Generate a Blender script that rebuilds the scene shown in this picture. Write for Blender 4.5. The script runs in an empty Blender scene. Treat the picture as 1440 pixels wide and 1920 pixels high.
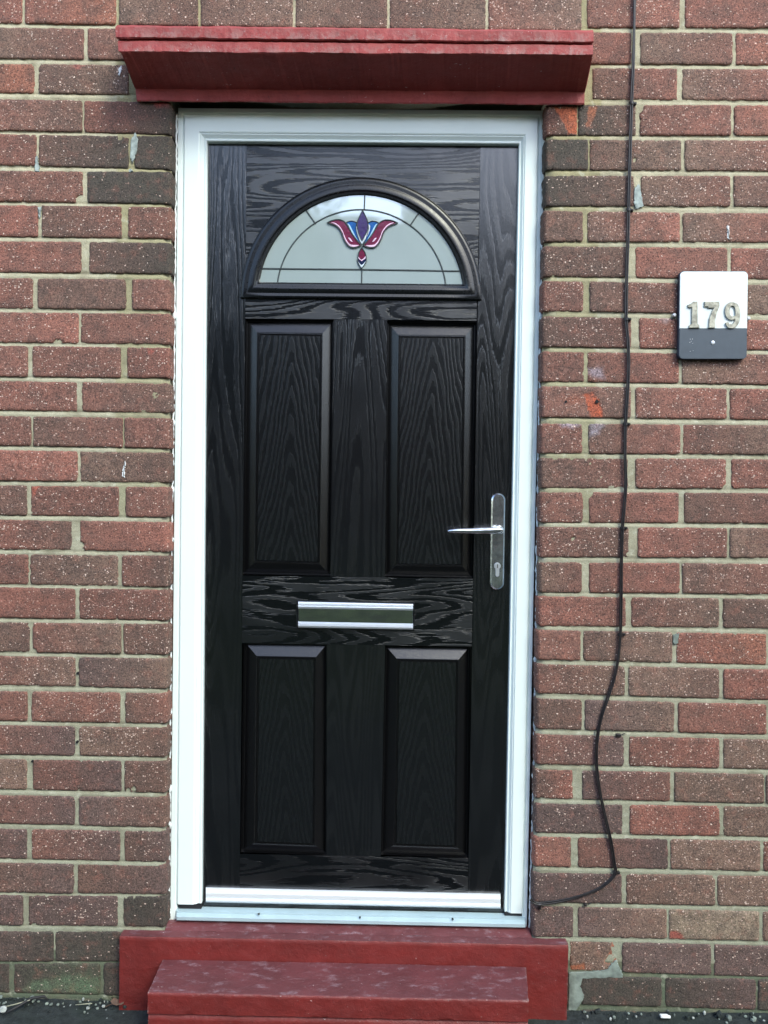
import bpy, math, random
import numpy as np
from mathutils import Matrix, Vector, noise as mnoise
S = bpy.context.scene
C = S.collection
random.seed(7); rng = np.random.default_rng(7)

# ---------------- camera ----------------
F = 1553.0; D = 2.02; CH = 1.262           # focal in px of a 1440x1920 frame, distance to wall, height
pit, yaw, rol = [math.radians(a) for a in (-1.2387, 0.6912, -0.7947)]
def rotm(p, y, r):
    cp, sp, cy, sy, cr, sr = math.cos(p), math.sin(p), math.cos(y), math.sin(y), math.cos(r), math.sin(r)
    return (np.array([[cy, -sy, 0], [sy, cy, 0], [0, 0, 1]]) @ np.array([[1, 0, 0], [0, cp, -sp], [0, sp, cp]])
            @ np.array([[cr, 0, sr], [0, 1, 0], [-sr, 0, cr]]))
M3 = rotm(pit, yaw, rol)
def P(px, py, Y=0.0):
    """point of the plane at depth Y (metres into the wall) that the photo shows at px, py"""
    d = M3 @ np.array([(px - 720) / F, 1.0, -(py - 960) / F])
    t = (Y + D) / d[1]
    return (float(d[0] * t), float(Y), float(CH + d[2] * t))
cam_d = bpy.data.cameras.new('camera'); cam = bpy.data.objects.new('camera', cam_d); C.objects.link(cam)
cam_d.sensor_fit = 'VERTICAL'; cam_d.sensor_height = 24; cam_d.sensor_width = 18; cam_d.lens = 24 * F / 1920
cam_d.clip_start = 0.05; cam_d.clip_end = 800
mw = Matrix.Identity(4)
for i in range(3):
    mw[i][0] = M3[i][0]; mw[i][1] = M3[i][2]; mw[i][2] = -M3[i][1]
mw[0][3], mw[1][3], mw[2][3] = 0, -D, CH
cam.matrix_world = mw
S.camera = cam

# ---------------- sky, sun, exposure ----------------
SUN = Vector((0.53, -0.85, 0.92)).normalized()
el = math.asin(SUN.z); az = math.atan2(SUN.x, SUN.y)
w = bpy.data.worlds.new('World'); S.world = w; w.use_nodes = True
nt = w.node_tree; nt.nodes.clear()
sky = nt.nodes.new('ShaderNodeTexSky'); sky.sky_type = 'NISHITA'; sky.sun_disc = False
sky.sun_elevation = el; sky.sun_rotation = az; sky.dust_density = 1.2; sky.ozone_density = 0.5; sky.air_density = 1.0
bg = nt.nodes.new('ShaderNodeBackground'); bg.inputs[1].default_value = 0.15
wo = nt.nodes.new('ShaderNodeOutputWorld')
nt.links.new(sky.outputs[0], bg.inputs[0]); nt.links.new(bg.outputs[0], wo.inputs[0])
sl = bpy.data.lights.new('sun', 'SUN'); sl.energy = 0.62; sl.angle = math.radians(18); sl.color = (0.93, 1.0, 0.80)
so = bpy.data.objects.new('sun', sl); C.objects.link(so); so.rotation_euler = (-SUN).to_track_quat('-Z', 'Y').to_euler()
so.location = (3, -6, 8)
S.view_settings.view_transform = 'Standard'; S.view_settings.look = 'None'
S.view_settings.exposure = 1.80; S.view_settings.gamma = 1

# ---------------- helpers ----------------
def lin(c):
    return tuple(((v / 255) / 12.92 if v / 255 <= 0.04045 else ((v / 255 + 0.055) / 1.055) ** 2.4) for v in c)
ORG = {}
def props(o, label=None, cat=None, group=None, kind=None):
    if label: o['label'] = label
    if cat: o['category'] = cat
    if group: o['group'] = group
    if kind: o['kind'] = kind
    return o
def root(name, loc, label, cat, group=None):
    o = bpy.data.objects.new(name, None); C.objects.link(o); o.location = loc
    o.empty_display_size = 0.1
    ORG[o] = Vector(loc); return props(o, label, cat, group)
def obj(name, V, Fc, mats, parent=None, smooth=True, mi=None, loc=None, col=None):
    me = bpy.data.meshes.new(name)
    base = ORG[parent] if parent else Vector(loc or (0, 0, 0))
    V = np.asarray(V, dtype=float) - np.array(base)
    me.from_pydata([tuple(v) for v in V], [], Fc)
    for m in (mats if isinstance(mats, (list, tuple)) else [mats]): me.materials.append(m)
    if mi is not None: me.polygons.foreach_set('material_index', mi)
    me.polygons.foreach_set('use_smooth', [bool(smooth)] * len(me.polygons))
    if col is not None:
        a = me.color_attributes.new('Col', 'FLOAT_COLOR', 'POINT'); a.data.foreach_set('color', np.asarray(col, dtype=np.float32).ravel())
    me.update()
    o = bpy.data.objects.new(name, me); C.objects.link(o)
    if parent: o.parent = parent; ORG[o] = base
    else: o.location = base; ORG[o] = base
    return o
class MB:
    def __init__(s): s.v = []; s.f = []; s.m = []
    def add(s, V, Fc, m=0):
        b = len(s.v); s.v += [tuple(v) for v in V]; s.f += [tuple(b + i for i in f) for f in Fc]; s.m += [m] * len(Fc)
    def grid(s, rows, m=0, closed=False):
        n = len(rows[0]); V = [p for r in rows for p in r]; Fc = []
        for j in range(len(rows) - 1):
            for i in range(n if closed else n - 1):
                k = (i + 1) % n
                Fc.append((j * n + i, j * n + k, (j + 1) * n + k, (j + 1) * n + i))
        s.add(V, Fc, m)
    def box(s, x0, x1, y0, y1, z0, z1, bev=0.0, m=0):
        if bev <= 0:
            V = [(x, y, z) for x in (x0, x1) for y in (y0, y1) for z in (z0, z1)]
            s.add(V, [(0, 1, 3, 2), (4, 6, 7, 5), (0, 4, 5, 1), (2, 3, 7, 6), (0, 2, 6, 4), (1, 5, 7, 3)], m); return
        b = bev; idx = {}; V = []
        for ax in range(3):
            for a in (0, 1):
                for c in (0, 1):
                    for d in (0, 1):
                        e = [(x0, x1)[a], (y0, y1)[c], (z0, z1)[d]]; sg = [1 if q == 0 else -1 for q in (a, c, d)]
                        p = [e[k] + (0 if k == ax else b * sg[k]) for k in range(3)]
                        idx[(ax, a, c, d)] = len(V); V.append(tuple(p))
        Fc = []
        for ax in range(3):
            for s_ in (0, 1):
                q = []
                for (u, v) in ((0, 0), (1, 0), (1, 1), (0, 1)):
                    t = [0, 0, 0]; t[ax] = s_; o_ = [k for k in range(3) if k != ax]; t[o_[0]] = u; t[o_[1]] = v
                    q.append(idx[(ax, *t)])
                Fc.append(q)
        for ax in range(3):
            o_ = [k for k in range(3) if k != ax]
            for u in (0, 1):
                for v in (0, 1):
                    t0 = [0, 0, 0]; t0[o_[0]] = u; t0[o_[1]] = v; t1 = list(t0); t1[ax] = 1
                    Fc.append([idx[(o_[0], *t0)], idx[(o_[0], *t1)], idx[(o_[1], *t1)], idx[(o_[1], *t0)]])
        for a in (0, 1):
            for c in (0, 1):
                for d in (0, 1): Fc.append([idx[(0, a, c, d)], idx[(1, a, c, d)], idx[(2, a, c, d)]])
        s.add(V, Fc, m)
    def tube(s, pts, r, n=10, m=0, cap=True):
        pts = [Vector(p) for p in pts]; rr = r if isinstance(r, (list, tuple)) else [r] * len(pts); rows = []
        prev = None
        for i, p in enumerate(pts):
            t = (pts[min(i + 1, len(pts) - 1)] - pts[max(i - 1, 0)]).normalized()
            a = Vector((0, 1, 0)) if prev is None else prev
            if abs(t.dot(a)) > .95: a = Vector((0, 0, 1))
            u = (a - t * a.dot(t)).normalized(); prev = u; v = t.cross(u)
            rows.append([tuple(p + (u * math.cos(2 * math.pi * k / n) + v * math.sin(2 * math.pi * k / n)) * rr[i]) for k in range(n)])
        b = len(s.v); s.grid(rows, m, True)
        if cap:
            L = len(pts); s.f.append(tuple(b + k for k in range(n))[::-1]); s.m.append(m)
            s.f.append(tuple(b + (L - 1) * n + k for k in range(n))); s.m.append(m)
    def prism(s, pts, Y0, Y1, m=0, bev=0.0):
        """pts (x,z) outline; front at Y0 (nearer camera), back at Y1; optional chamfer on the front"""
        n = len(pts); cx = sum(p[0] for p in pts) / n; cz = sum(p[1] for p in pts) / n
        def inset(d):
            out = []
            for i in range(n):
                a = Vector(pts[i - 1]); b_ = Vector(pts[i]); c = Vector(pts[(i + 1) % n])
                e1 = (b_ - a); e2 = (c - b_)
                if e1.length < 1e-9 or e2.length < 1e-9: out.append(tuple(b_)); continue
                n1 = Vector((-e1.y, e1.x)).normalized(); n2 = Vector((-e2.y, e2.x)).normalized()
                k = n1 + n2; k = k / max(k.length_squared / 2, .3)
                out.append(tuple(b_ + k * d * sgn))
            return out
        ar = sum(pts[i][0] * pts[(i + 1) % n][1] - pts[(i + 1) % n][0] * pts[i][1] for i in range(n)); sgn = 1 if ar > 0 else -1
        rings = [[(p[0], Y1, p[1]) for p in pts]]
        if bev > 0:
            rings.append([(p[0], Y0 + bev, p[1]) for p in pts]); rings.append([(p[0], Y0, p[1]) for p in inset(bev)])
        else: rings.append([(p[0], Y0, p[1]) for p in pts])
        b = len(s.v); s.grid(rings, m, True)
        s.f.append(tuple(b + (len(rings) - 1) * n + k for k in range(n))); s.m.append(m)
        s.f.append(tuple(b + k for k in range(n))[::-1]); s.m.append(m)
    def build(s, name, mats, parent=None, smooth=False, loc=None):
        return obj(name, s.v, s.f, mats, parent, smooth, s.m, loc)
def fix_normals(o):
    import bmesh
    b = bmesh.new(); b.from_mesh(o.data); bmesh.ops.recalc_face_normals(b, faces=b.faces); b.to_mesh(o.data); b.free(); return o
def N3(x, y, z): return mnoise.noise(Vector((x, y, z)))

# ---------------- materials ----------------
def mat(name):
    m = bpy.data.materials.new(name); m.use_nodes = True; t = m.node_tree
    for n in list(t.nodes):
        if n.type != 'OUTPUT_MATERIAL' and n.type != 'BSDF_PRINCIPLED': t.nodes.remove(n)
    return m, t, t.nodes['Principled BSDF']
class NT:
    def __init__(s, t): s.t = t
    def n(s, ty, **k):
        x = s.t.nodes.new(ty)
        for a, b in k.items(): setattr(x, a, b)
        return x
    def l(s, a, b): s.t.links.new(a, b)
    def setin(s, n, i, v):
        if isinstance(v, bpy.types.NodeSocket): s.l(v, n.inputs[i])
        elif v is not None: n.inputs[i].default_value = v
    def math(s, op, a, b=None, c=None, clamp=False):
        x = s.n('ShaderNodeMath', operation=op, use_clamp=clamp); s.setin(x, 0, a); s.setin(x, 1, b)
        if c is not None: s.setin(x, 2, c)
        return x.outputs[0]
    def coord(s): return s.n('ShaderNodeTexCoord').outputs['Object']
    def map(s, v, sc=(1, 1, 1), loc=(0, 0, 0)):
        x = s.n('ShaderNodeMapping'); s.l(v, x.inputs[0]); x.inputs['Scale'].default_value = sc; x.inputs['Location'].default_value = loc; return x.outputs[0]
    def noise(s, v, sc, det=3, rough=.5, dist=0):
        x = s.n('ShaderNodeTexNoise'); s.l(v, x.inputs['Vector']); x.inputs['Scale'].default_value = sc
        x.inputs['Detail'].default_value = det; x.inputs['Roughness'].default_value = rough; x.inputs['Distortion'].default_value = dist; return x.outputs['Fac']
    def vor(s, v, sc):
        x = s.n('ShaderNodeTexVoronoi'); s.l(v, x.inputs['Vector']); x.inputs['Scale'].default_value = sc; return x.outputs['Distance'], x.outputs['Color']
    def ramp(s, v, lo, hi, a=0., b=1.):
        x = s.n('ShaderNodeMapRange', interpolation_type='SMOOTHSTEP'); s.setin(x, 0, v)
        for i, q in zip((1, 2, 3, 4), (lo, hi, a, b)): s.setin(x, i, q)
        return x.outputs[0]
    def mix(s, f, a, b, mode='MIX'):
        x = s.n('ShaderNodeMix', data_type='RGBA', blend_type=mode); s.setin(x, 0, f)
        for i, q in ((6, a), (7, b)):
            if isinstance(q, tuple) and len(q) == 3: q = (*q, 1)
            s.setin(x, i, q)
        return x.outputs[2]
    def bump(s, h, st, dist, nrm=None):
        x = s.n('ShaderNodeBump'); s.l(h, x.inputs['Height']); x.inputs['Strength'].default_value = st; x.inputs['Distance'].default_value = dist
        if nrm: s.l(nrm, x.inputs['Normal'])
        return x.outputs[0]
    def sep(s, c):
        x = s.n('ShaderNodeSeparateColor'); s.l(c, x.inputs[0]); return x.outputs
def setp(p, **k):
    for a, b in k.items(): p.inputs[a.replace('_', ' ')].default_value = b

def simple(name, c, rough=.5, metal=0., ns=30, amt=.12, bump=0., bs=200, spec=None):
    m, t, p = mat(name); g = NT(t); co = g.coord()
    f = g.noise(co, ns, 4)
    cc = g.mix(g.ramp(f, .3, .7), tuple(v * (1 - amt) for v in c), tuple(min(1, v * (1 + amt)) for v in c)); g.l(cc, p.inputs['Base Color'])
    setp(p, Roughness=rough, Metallic=metal)
    g.l(g.ramp(g.noise(co, ns * 2.3, 3), .2, .8, rough * .85, min(1, rough * 1.15)), p.inputs['Roughness'])
    if bump: g.l(g.bump(g.noise(co, bs, 4), .5, bump), p.inputs['Normal'])
    if spec is not None: p.inputs['Specular IOR Level'].default_value = spec
    return m

def plain(name, c, rough, metal):
    m, t, p = mat(name); p.inputs['Base Color'].default_value = (*c, 1); setp(p, Roughness=rough, Metallic=metal)
    return m
def brick_mat():
    m, t, p = mat('speckled_brick'); g = NT(t); co = g.coord()
    at = g.n('ShaderNodeVertexColor', layer_name='Col')
    c = at.outputs['Color']; al = at.outputs['Alpha']
    blot = g.noise(co, 22, 5, .62)
    c = g.mix(g.ramp(blot, .4, .66, 0, .5), c, lin((78, 66, 60)), 'MIX')
    c = g.mix(g.ramp(g.noise(g.map(co, (1, 1, 1), (3, 5, 1)), 34, 4, .6), .5, .75, 0, .3), c, lin((150, 94, 78)))
    fine = g.noise(co, 300, 4, .8)
    c = g.mix(1.0, c, g.mix(g.ramp(fine, .32, .68), (.36, .34, .34), (1.62, 1.58, 1.55)), 'MULTIPLY')
    # dark pits
    wco = g.n('ShaderNodeVectorMath', operation='ADD'); g.l(g.map(co, (.8, 1, 1.05)), wco.inputs[0])
    nv = g.n('ShaderNodeTexNoise'); g.l(co, nv.inputs['Vector']); nv.inputs['Scale'].default_value = 240; nv.inputs['Detail'].default_value = 1
    sc_ = g.n('ShaderNodeVectorMath', operation='SCALE'); g.l(nv.outputs['Color'], sc_.inputs[0]); sc_.inputs['Scale'].default_value = .005
    g.l(sc_.outputs[0], wco.inputs[1]); wv = wco.outputs[0]
    d1, c1 = g.vor(wv, 260)
    k1 = g.sep(c1)
    pit_ = g.math('MULTIPLY', g.ramp(d1, .22, .42, 1, 0), g.ramp(k1[1], .5, .6))
    c = g.mix(g.math('MULTIPLY', pit_, .6), c, lin((52, 38, 38)))
    # pale grit
    d2, c2 = g.vor(g.map(wv, (1, 1, 1), (.013, .02, .007)), 255)
    k2 = g.sep(c2)
    clump = g.ramp(g.noise(co, 16, 2), .32, .68, .5, 1.25)
    thr = g.math('SUBTRACT', 1.0, g.math('MULTIPLY', g.math('MULTIPLY', al, .5), clump))
    on = g.math('GREATER_THAN', k2[0], thr)
    rad = g.math('MULTIPLY_ADD', g.math('MULTIPLY', k2[2], k2[2]), .30, .16)
    gr = g.math('MULTIPLY', g.math('MULTIPLY', g.math('LESS_THAN', d2, rad), on), g.ramp(k2[1], 0, 1, .35, .95))
    c = g.mix(gr, c, g.mix(k2[1], lin((190, 140, 122)), lin((226, 205, 190))))
    g.l(c, p.inputs['Base Color']); setp(p, Roughness=.82)
    h = g.math('ADD', g.math('MULTIPLY', fine, .5), g.math('SUBTRACT', g.math('MULTIPLY', gr, .5), g.math('MULTIPLY', pit_, .8)))
    h = g.math('ADD', h, g.math('MULTIPLY', g.noise(co, 90, 4), 1.2))
    g.l(g.bump(h, .9, .0016), p.inputs['Normal'])
    return m
def mortar_mat():
    m, t, p = mat('mortar'); g = NT(t); co = g.coord()
    at = g.n('ShaderNodeVertexColor', layer_name='Col')
    c = at.outputs['Color']
    c = g.mix(g.ramp(g.noise(co, 14, 5, .6), .42, .72, 0, .6), c, lin((122, 116, 98)))
    c = g.mix(g.ramp(g.noise(g.map(co, (1, 1, 1), (7, 1, 4)), 42, 4, .6), .55, .75, 0, .55), c, lin((196, 196, 184)))
    f = g.noise(co, 420, 3, .7)
    c = g.mix(1.0, c, g.mix(g.ramp(f, .3, .7), (.78, .78, .76), (1.15, 1.15, 1.14)), 'MULTIPLY')
    g.l(g.mix(1.0, c, (.92, .92, .84), 'MULTIPLY'), p.inputs['Base Color']); setp(p, Roughness=.95)
    h = g.math('ADD', f, g.math('MULTIPLY', g.noise(co, 120, 4), 1.5))
    g.l(g.bump(h, .8, .0012), p.inputs['Normal'])
    return m
def red_mat(name, base, worn, wear_lo, wear_hi, rough=.55, spots=True):
    m, t, p = mat(name); g = NT(t); co = g.coord()
    n1 = g.noise(g.map(co, (1, 1, 1.6)), 9, 6, .62)
    c = g.mix(g.ramp(n1, .3, .7), tuple(v * .82 for v in base), tuple(v * 1.16 for v in base))
    n2 = g.noise(g.map(co, (1, 2.2, 1.6), (2, 3, 4)), 24, 10, .78)
    c = g.mix(g.ramp(n2, wear_lo, wear_hi, 0, .8), c, worn)
    if spots:
        fl = g.noise(g.map(co, (1, 1.4, 1.4), (9, 2, 5)), 75, 4, .75)
        cl_ = g.ramp(g.noise(co, 12, 3), .4, .62)
        c = g.mix(g.math('MULTIPLY', g.ramp(fl, .665, .70), g.math('MULTIPLY_ADD', cl_, .7, .2)), c, lin((206, 190, 188)))
        c = g.mix(g.ramp(g.noise(g.map(co, (1, 1, 1), (3, 7, 1)), 60, 4, .75), .69, .73, 0, .7), c, lin((58, 24, 28)))
    pn = g.n('ShaderNodeNewGeometry').outputs['Pointiness']
    ew = g.math('MULTIPLY', g.ramp(pn, .53, .60), g.ramp(g.noise(g.map(co, (1, 1, 1), (4, 4, 1)), 45, 5, .7), .46, .58))
    c = g.mix(g.math('MULTIPLY', ew, .75), c, lin((150, 132, 126)))
    g.l(c, p.inputs['Base Color']); g.l(g.ramp(n2, .3, .7, rough * .8, rough * 1.25), p.inputs['Roughness'])
    h = g.math('ADD', g.math('MULTIPLY', g.noise(co, 60, 6, .6), 2.0), g.math('MULTIPLY', g.noise(co, 300, 3), .6))
    g.l(g.bump(h, .8, .0013), p.inputs['Normal'])
    return m
def grain_mat(name, horiz, k=1.0, con=1.0):
    m, t, p = mat(name); g = NT(t); co = g.coord()
    if horiz: s1, s2, s3 = (1.3, 1, 12), (20, 1, 460), (120, 1, 420)
    else: s1, s2, s3 = (8.5, 1, .85), (520, 1, 26), (420, 1, 120)
    n = g.noise(g.map(co, s1, (3.1, 0, 2.7)), 1.0, 1.6, .45, .25)
    st = g.noise(g.map(co, s2), 1.0, 2, .6)
    st2 = g.noise(g.map(co, s3), 1.0, 2, .6)
    ph = g.math('ADD', g.math('MULTIPLY', n, 62 * k), g.math('MULTIPLY', st, 4.6))
    sn = g.math('SINE', ph)
    mk = g.ramp(sn, -.35, .35)
    fade = g.ramp(g.noise(g.map(co, (4, 1, 4)), 1.0, 2), .35, .6, .5, 1.0)
    mk = g.math('MULTIPLY', mk, fade)
    lo, hi = (.0008, .0014, .0022), (.0022, .0032, .0040)
    g.l(g.mix(g.math('MULTIPLY', mk, con), lo, hi), p.inputs['Base Color'])
    g.l(g.ramp(mk, 0, 1, .20, .22 + .16 * con), p.inputs['Roughness'])
    g.l(g.ramp(mk, 0, 1, .85 - .5 * con, 1.0), p.inputs['Specular IOR Level'])
    p.inputs['Coat Weight'].default_value = .6; p.inputs['Coat Roughness'].default_value = .22; p.inputs['Coat IOR'].default_value = 1.5
    h = g.math('ADD', g.math('MULTIPLY', mk, g.math('MULTIPLY_ADD', st, 1.4, .3)), g.math('MULTIPLY', st2, .8))
    g.l(g.bump(h, .8, .0004 if horiz else .0003), p.inputs['Normal'])
    return m
def field_mat(name):
    """pressed cathedral grain, centred on the panel it belongs to (object origin = panel centre)"""
    m, t, p = mat(name); g = NT(t); co = g.coord()
    sx = g.n('ShaderNodeSeparateXYZ'); g.l(co, sx.inputs[0]); x, z = sx.outputs[0], sx.outputs[2]
    oi = g.n('ShaderNodeObjectInfo').outputs['Random']; cm = g.n('ShaderNodeCombineXYZ'); g.l(g.math('MULTIPLY', oi, 37), cm.inputs[0]); g.l(g.math('MULTIPLY', oi, 91), cm.inputs[2])
    va = g.n('ShaderNodeVectorMath', operation='ADD'); g.l(co, va.inputs[0]); g.l(cm.outputs[0], va.inputs[1]); co2 = va.outputs[0]
    z = g.math('ADD', z, g.math('MULTIPLY', oi, .4))
    wob = g.noise(g.map(co2, (5, 1, 1.6), (2, 1, 4)), 1.0, 3, .5)
    xo = g.math('ADD', x, g.math('MULTIPLY_ADD', wob, .09, -.045))
    ax = g.math('SQRT', g.math('MULTIPLY_ADD', xo, xo, .00006))
    f = g.math('ADD', z, g.math('MULTIPLY', ax, 5.6))
    f = g.math('ADD', g.math('MULTIPLY', f, 88), g.math('MULTIPLY', g.noise(g.map(co2, (30, 1, 6)), 1.0, 3, .6), 11))
    st = g.noise(g.map(co, (520, 1, 60)), 1.0, 2, .6); f = g.math('ADD', f, g.math('MULTIPLY', st, 2.6))
    mk = g.ramp(g.math('SINE', f), -.2, .6)
    peb = g.noise(g.map(co, (1, 1, .6)), 420, 3, .6)
    g.l(g.mix(mk, (.0010, .0016, .0022), (.0018, .0026, .0032)), p.inputs['Base Color'])
    g.l(g.ramp(mk, 0, 1, .22, .28), p.inputs['Roughness']); p.inputs['Specular IOR Level'].default_value = .8
    p.inputs['Coat Weight'].default_value = .35; p.inputs['Coat Roughness'].default_value = .22
    h = g.math('ADD', g.math('MULTIPLY', mk, g.math('MULTIPLY_ADD', st, .8, .5)), g.math('MULTIPLY', peb, .8))
    g.l(g.bump(h, .7, .00032), p.inputs['Normal']); return m
def pebble_mat(name):
    m, t, p = mat(name); g = NT(t); co = g.coord()
    p.inputs['Base Color'].default_value = (.0026, .0026, .003, 1); setp(p, Roughness=.2); p.inputs['Specular IOR Level'].default_value = .6
    g.l(g.bump(g.noise(co, 420, 4, .6), .8, .0005), p.inputs['Normal']); return m
M = {}
M['brick'] = brick_mat(); M['mortar'] = mortar_mat()
M['lintel'] = red_mat('weathered_red_paint', lin((146, 60, 58)), lin((104, 44, 48)), .56, .74, .65)
M['step'] = red_mat('red_step_paint', lin((108, 34, 31)), lin((92, 42, 40)), .56, .76, .55)
M['tread'] = red_mat('scuffed_red_tread', lin((98, 50, 53)), lin((132, 104, 110)), .52, .66, .65)
M['field'] = field_mat('black_panel_grain'); M['peb'] = pebble_mat('black_textured_bevel'); M['v'] = grain_mat('black_woodgrain_upright', False, 2.2, .2); M['h'] = grain_mat('black_woodgrain_level', True, 1.9, 1.0)
M['moulding'] = simple('black_moulding', lin((10, 12, 16)), .3, 0, 60, .15, .0003, 260)
M['upvc'] = simple('white_upvc', (.76, .85, .83), .34, 0, 4, .012, .00015, 30)
M['sealant'] = simple('white_sealant', (.76, .80, .80), .5, 0, 40, .06, .0015, 60)
M['alu'] = simple('white_sill_metal', (.42, .54, .58), .32, .15, 12, .05, .0002, 90)
M['chrome'] = simple('polished_chrome', (.82, .84, .86), .2, 1, 60, .16, .0012, 45)
M['satin'] = plain('bright_anodised', (.80, .84, .88), .33, .8)
M['barwhite'] = plain('bright_weather_bar', (.86, .90, .92), .34, .35)
M['mirror'] = simple('dark_polished_flap', (.42, .44, .42), .03, 1, 15, .1, .0002, 24)
M['rubber'] = simple('black_rubber', (.012, .012, .014), .6)
M['cable'] = simple('black_cable_plastic', (.014, .012, .013), .42, 0, 60, .3)
M['lead'] = simple('dull_lead', (.03, .042, .045), .6, 0, 200, .2)
M['navy'] = simple('navy_plastic', lin((66, 76, 86)), .45, 0, 60, .05, .0003, 300)
M['panelwhite'] = simple('white_sign_face', (.72, .78, .77), .3, 0, 8, .02)
M['signback'] = simple('dark_sign_edge', lin((40, 46, 60)), .5)
M['brass'] = simple('aged_brass', lin((158, 156, 142)), .45, .35, 120, .35, .0005, 160)
M['screw'] = simple('screw_metal', (.7, .72, .74), .3, .6, 80, .2)
M['dark'] = simple('dark_hole', (.006, .006, .007), .9)
M['cement'] = simple('grey_cement_patch', lin((118, 128, 120)), .95, 0, 35, .4, .003, 90)
M['filler'] = simple('pale_filler', lin((150, 160, 156)), .9, 0, 60, .35, .003, 140)
M['white_drip'] = simple('white_paint_drip', (.8, .82, .82), .5)
M['leafbrown'] = simple('dead_leaf', lin((92, 70, 58)), .8, 0, 60, .3)
M['stone'] = simple('pale_stone', lin((160, 165, 160)), .9, 0, 90, .3, .002, 120)
M['straw'] = simple('dry_stem', lin((150, 150, 130)), .8)
M['spall'] = simple('raw_orange_brick', lin((158, 88, 64)), .95, 0, 60, .4, .003, 150)
for n_, c_ in (('maroon', (104, 32, 62)), ('pink', (222, 190, 214)), ('blue', (20, 82, 148)), ('lightblue', (160, 200, 226)),
               ('purple', (58, 44, 92)), ('palegrey', (196, 208, 218)), ('navyglass', (26, 32, 66))):
    M[n_] = simple('stained_' + n_, lin(c_), .12, 0, 120, .18, .0003, 160)
def glass_mat():
    m, t, p = mat('obscured_glass'); g = NT(t); co = g.coord()
    c = g.mix(g.noise(co, 14, 4), lin((154, 168, 168)), lin((166, 180, 180))); g.l(c, p.inputs['Base Color'])
    setp(p, Roughness=.05, IOR=2.4)
    p.inputs['Coat Weight'].default_value = 1; p.inputs['Coat IOR'].default_value = 1.7; p.inputs['Coat Roughness'].default_value = .02
    g.l(g.bump(g.noise(co, 9, 2), .3, .002), p.inputs['Normal'])
    return m
M['glass'] = glass_mat()
def ground_mat(name, c0, c1, bumpd, sc=60, moss=None):
    m, t, p = mat(name); g = NT(t); co = g.coord()
    c = g.mix(g.ramp(g.noise(co, sc, 5, .65), .3, .7), c0, c1)
    if moss: c = g.mix(g.ramp(g.noise(co, 5, 4), .45, .65, 0, .6), c, moss)
    d, cc = g.vor(co, 150); k = g.sep(cc)
    c = g.mix(g.math('MULTIPLY', g.math('GREATER_THAN', k[0], .965), g.math('LESS_THAN', d, .3)), c, lin((140, 145, 142)))
    g.l(c, p.inputs['Base Color']); setp(p, Roughness=.9)
    g.l(g.bump(g.noise(co, 160, 5), .9, bumpd), p.inputs['Normal']); return m
M['tarmac'] = ground_mat('dark_tarmac', lin((22, 28, 28)), lin((44, 50, 50)), .004, 60, lin((30, 42, 34)))
M['grass'] = ground_mat('lawn', (.006, .016, .004), (.06, .095, .026), .03, 3.5)

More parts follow.
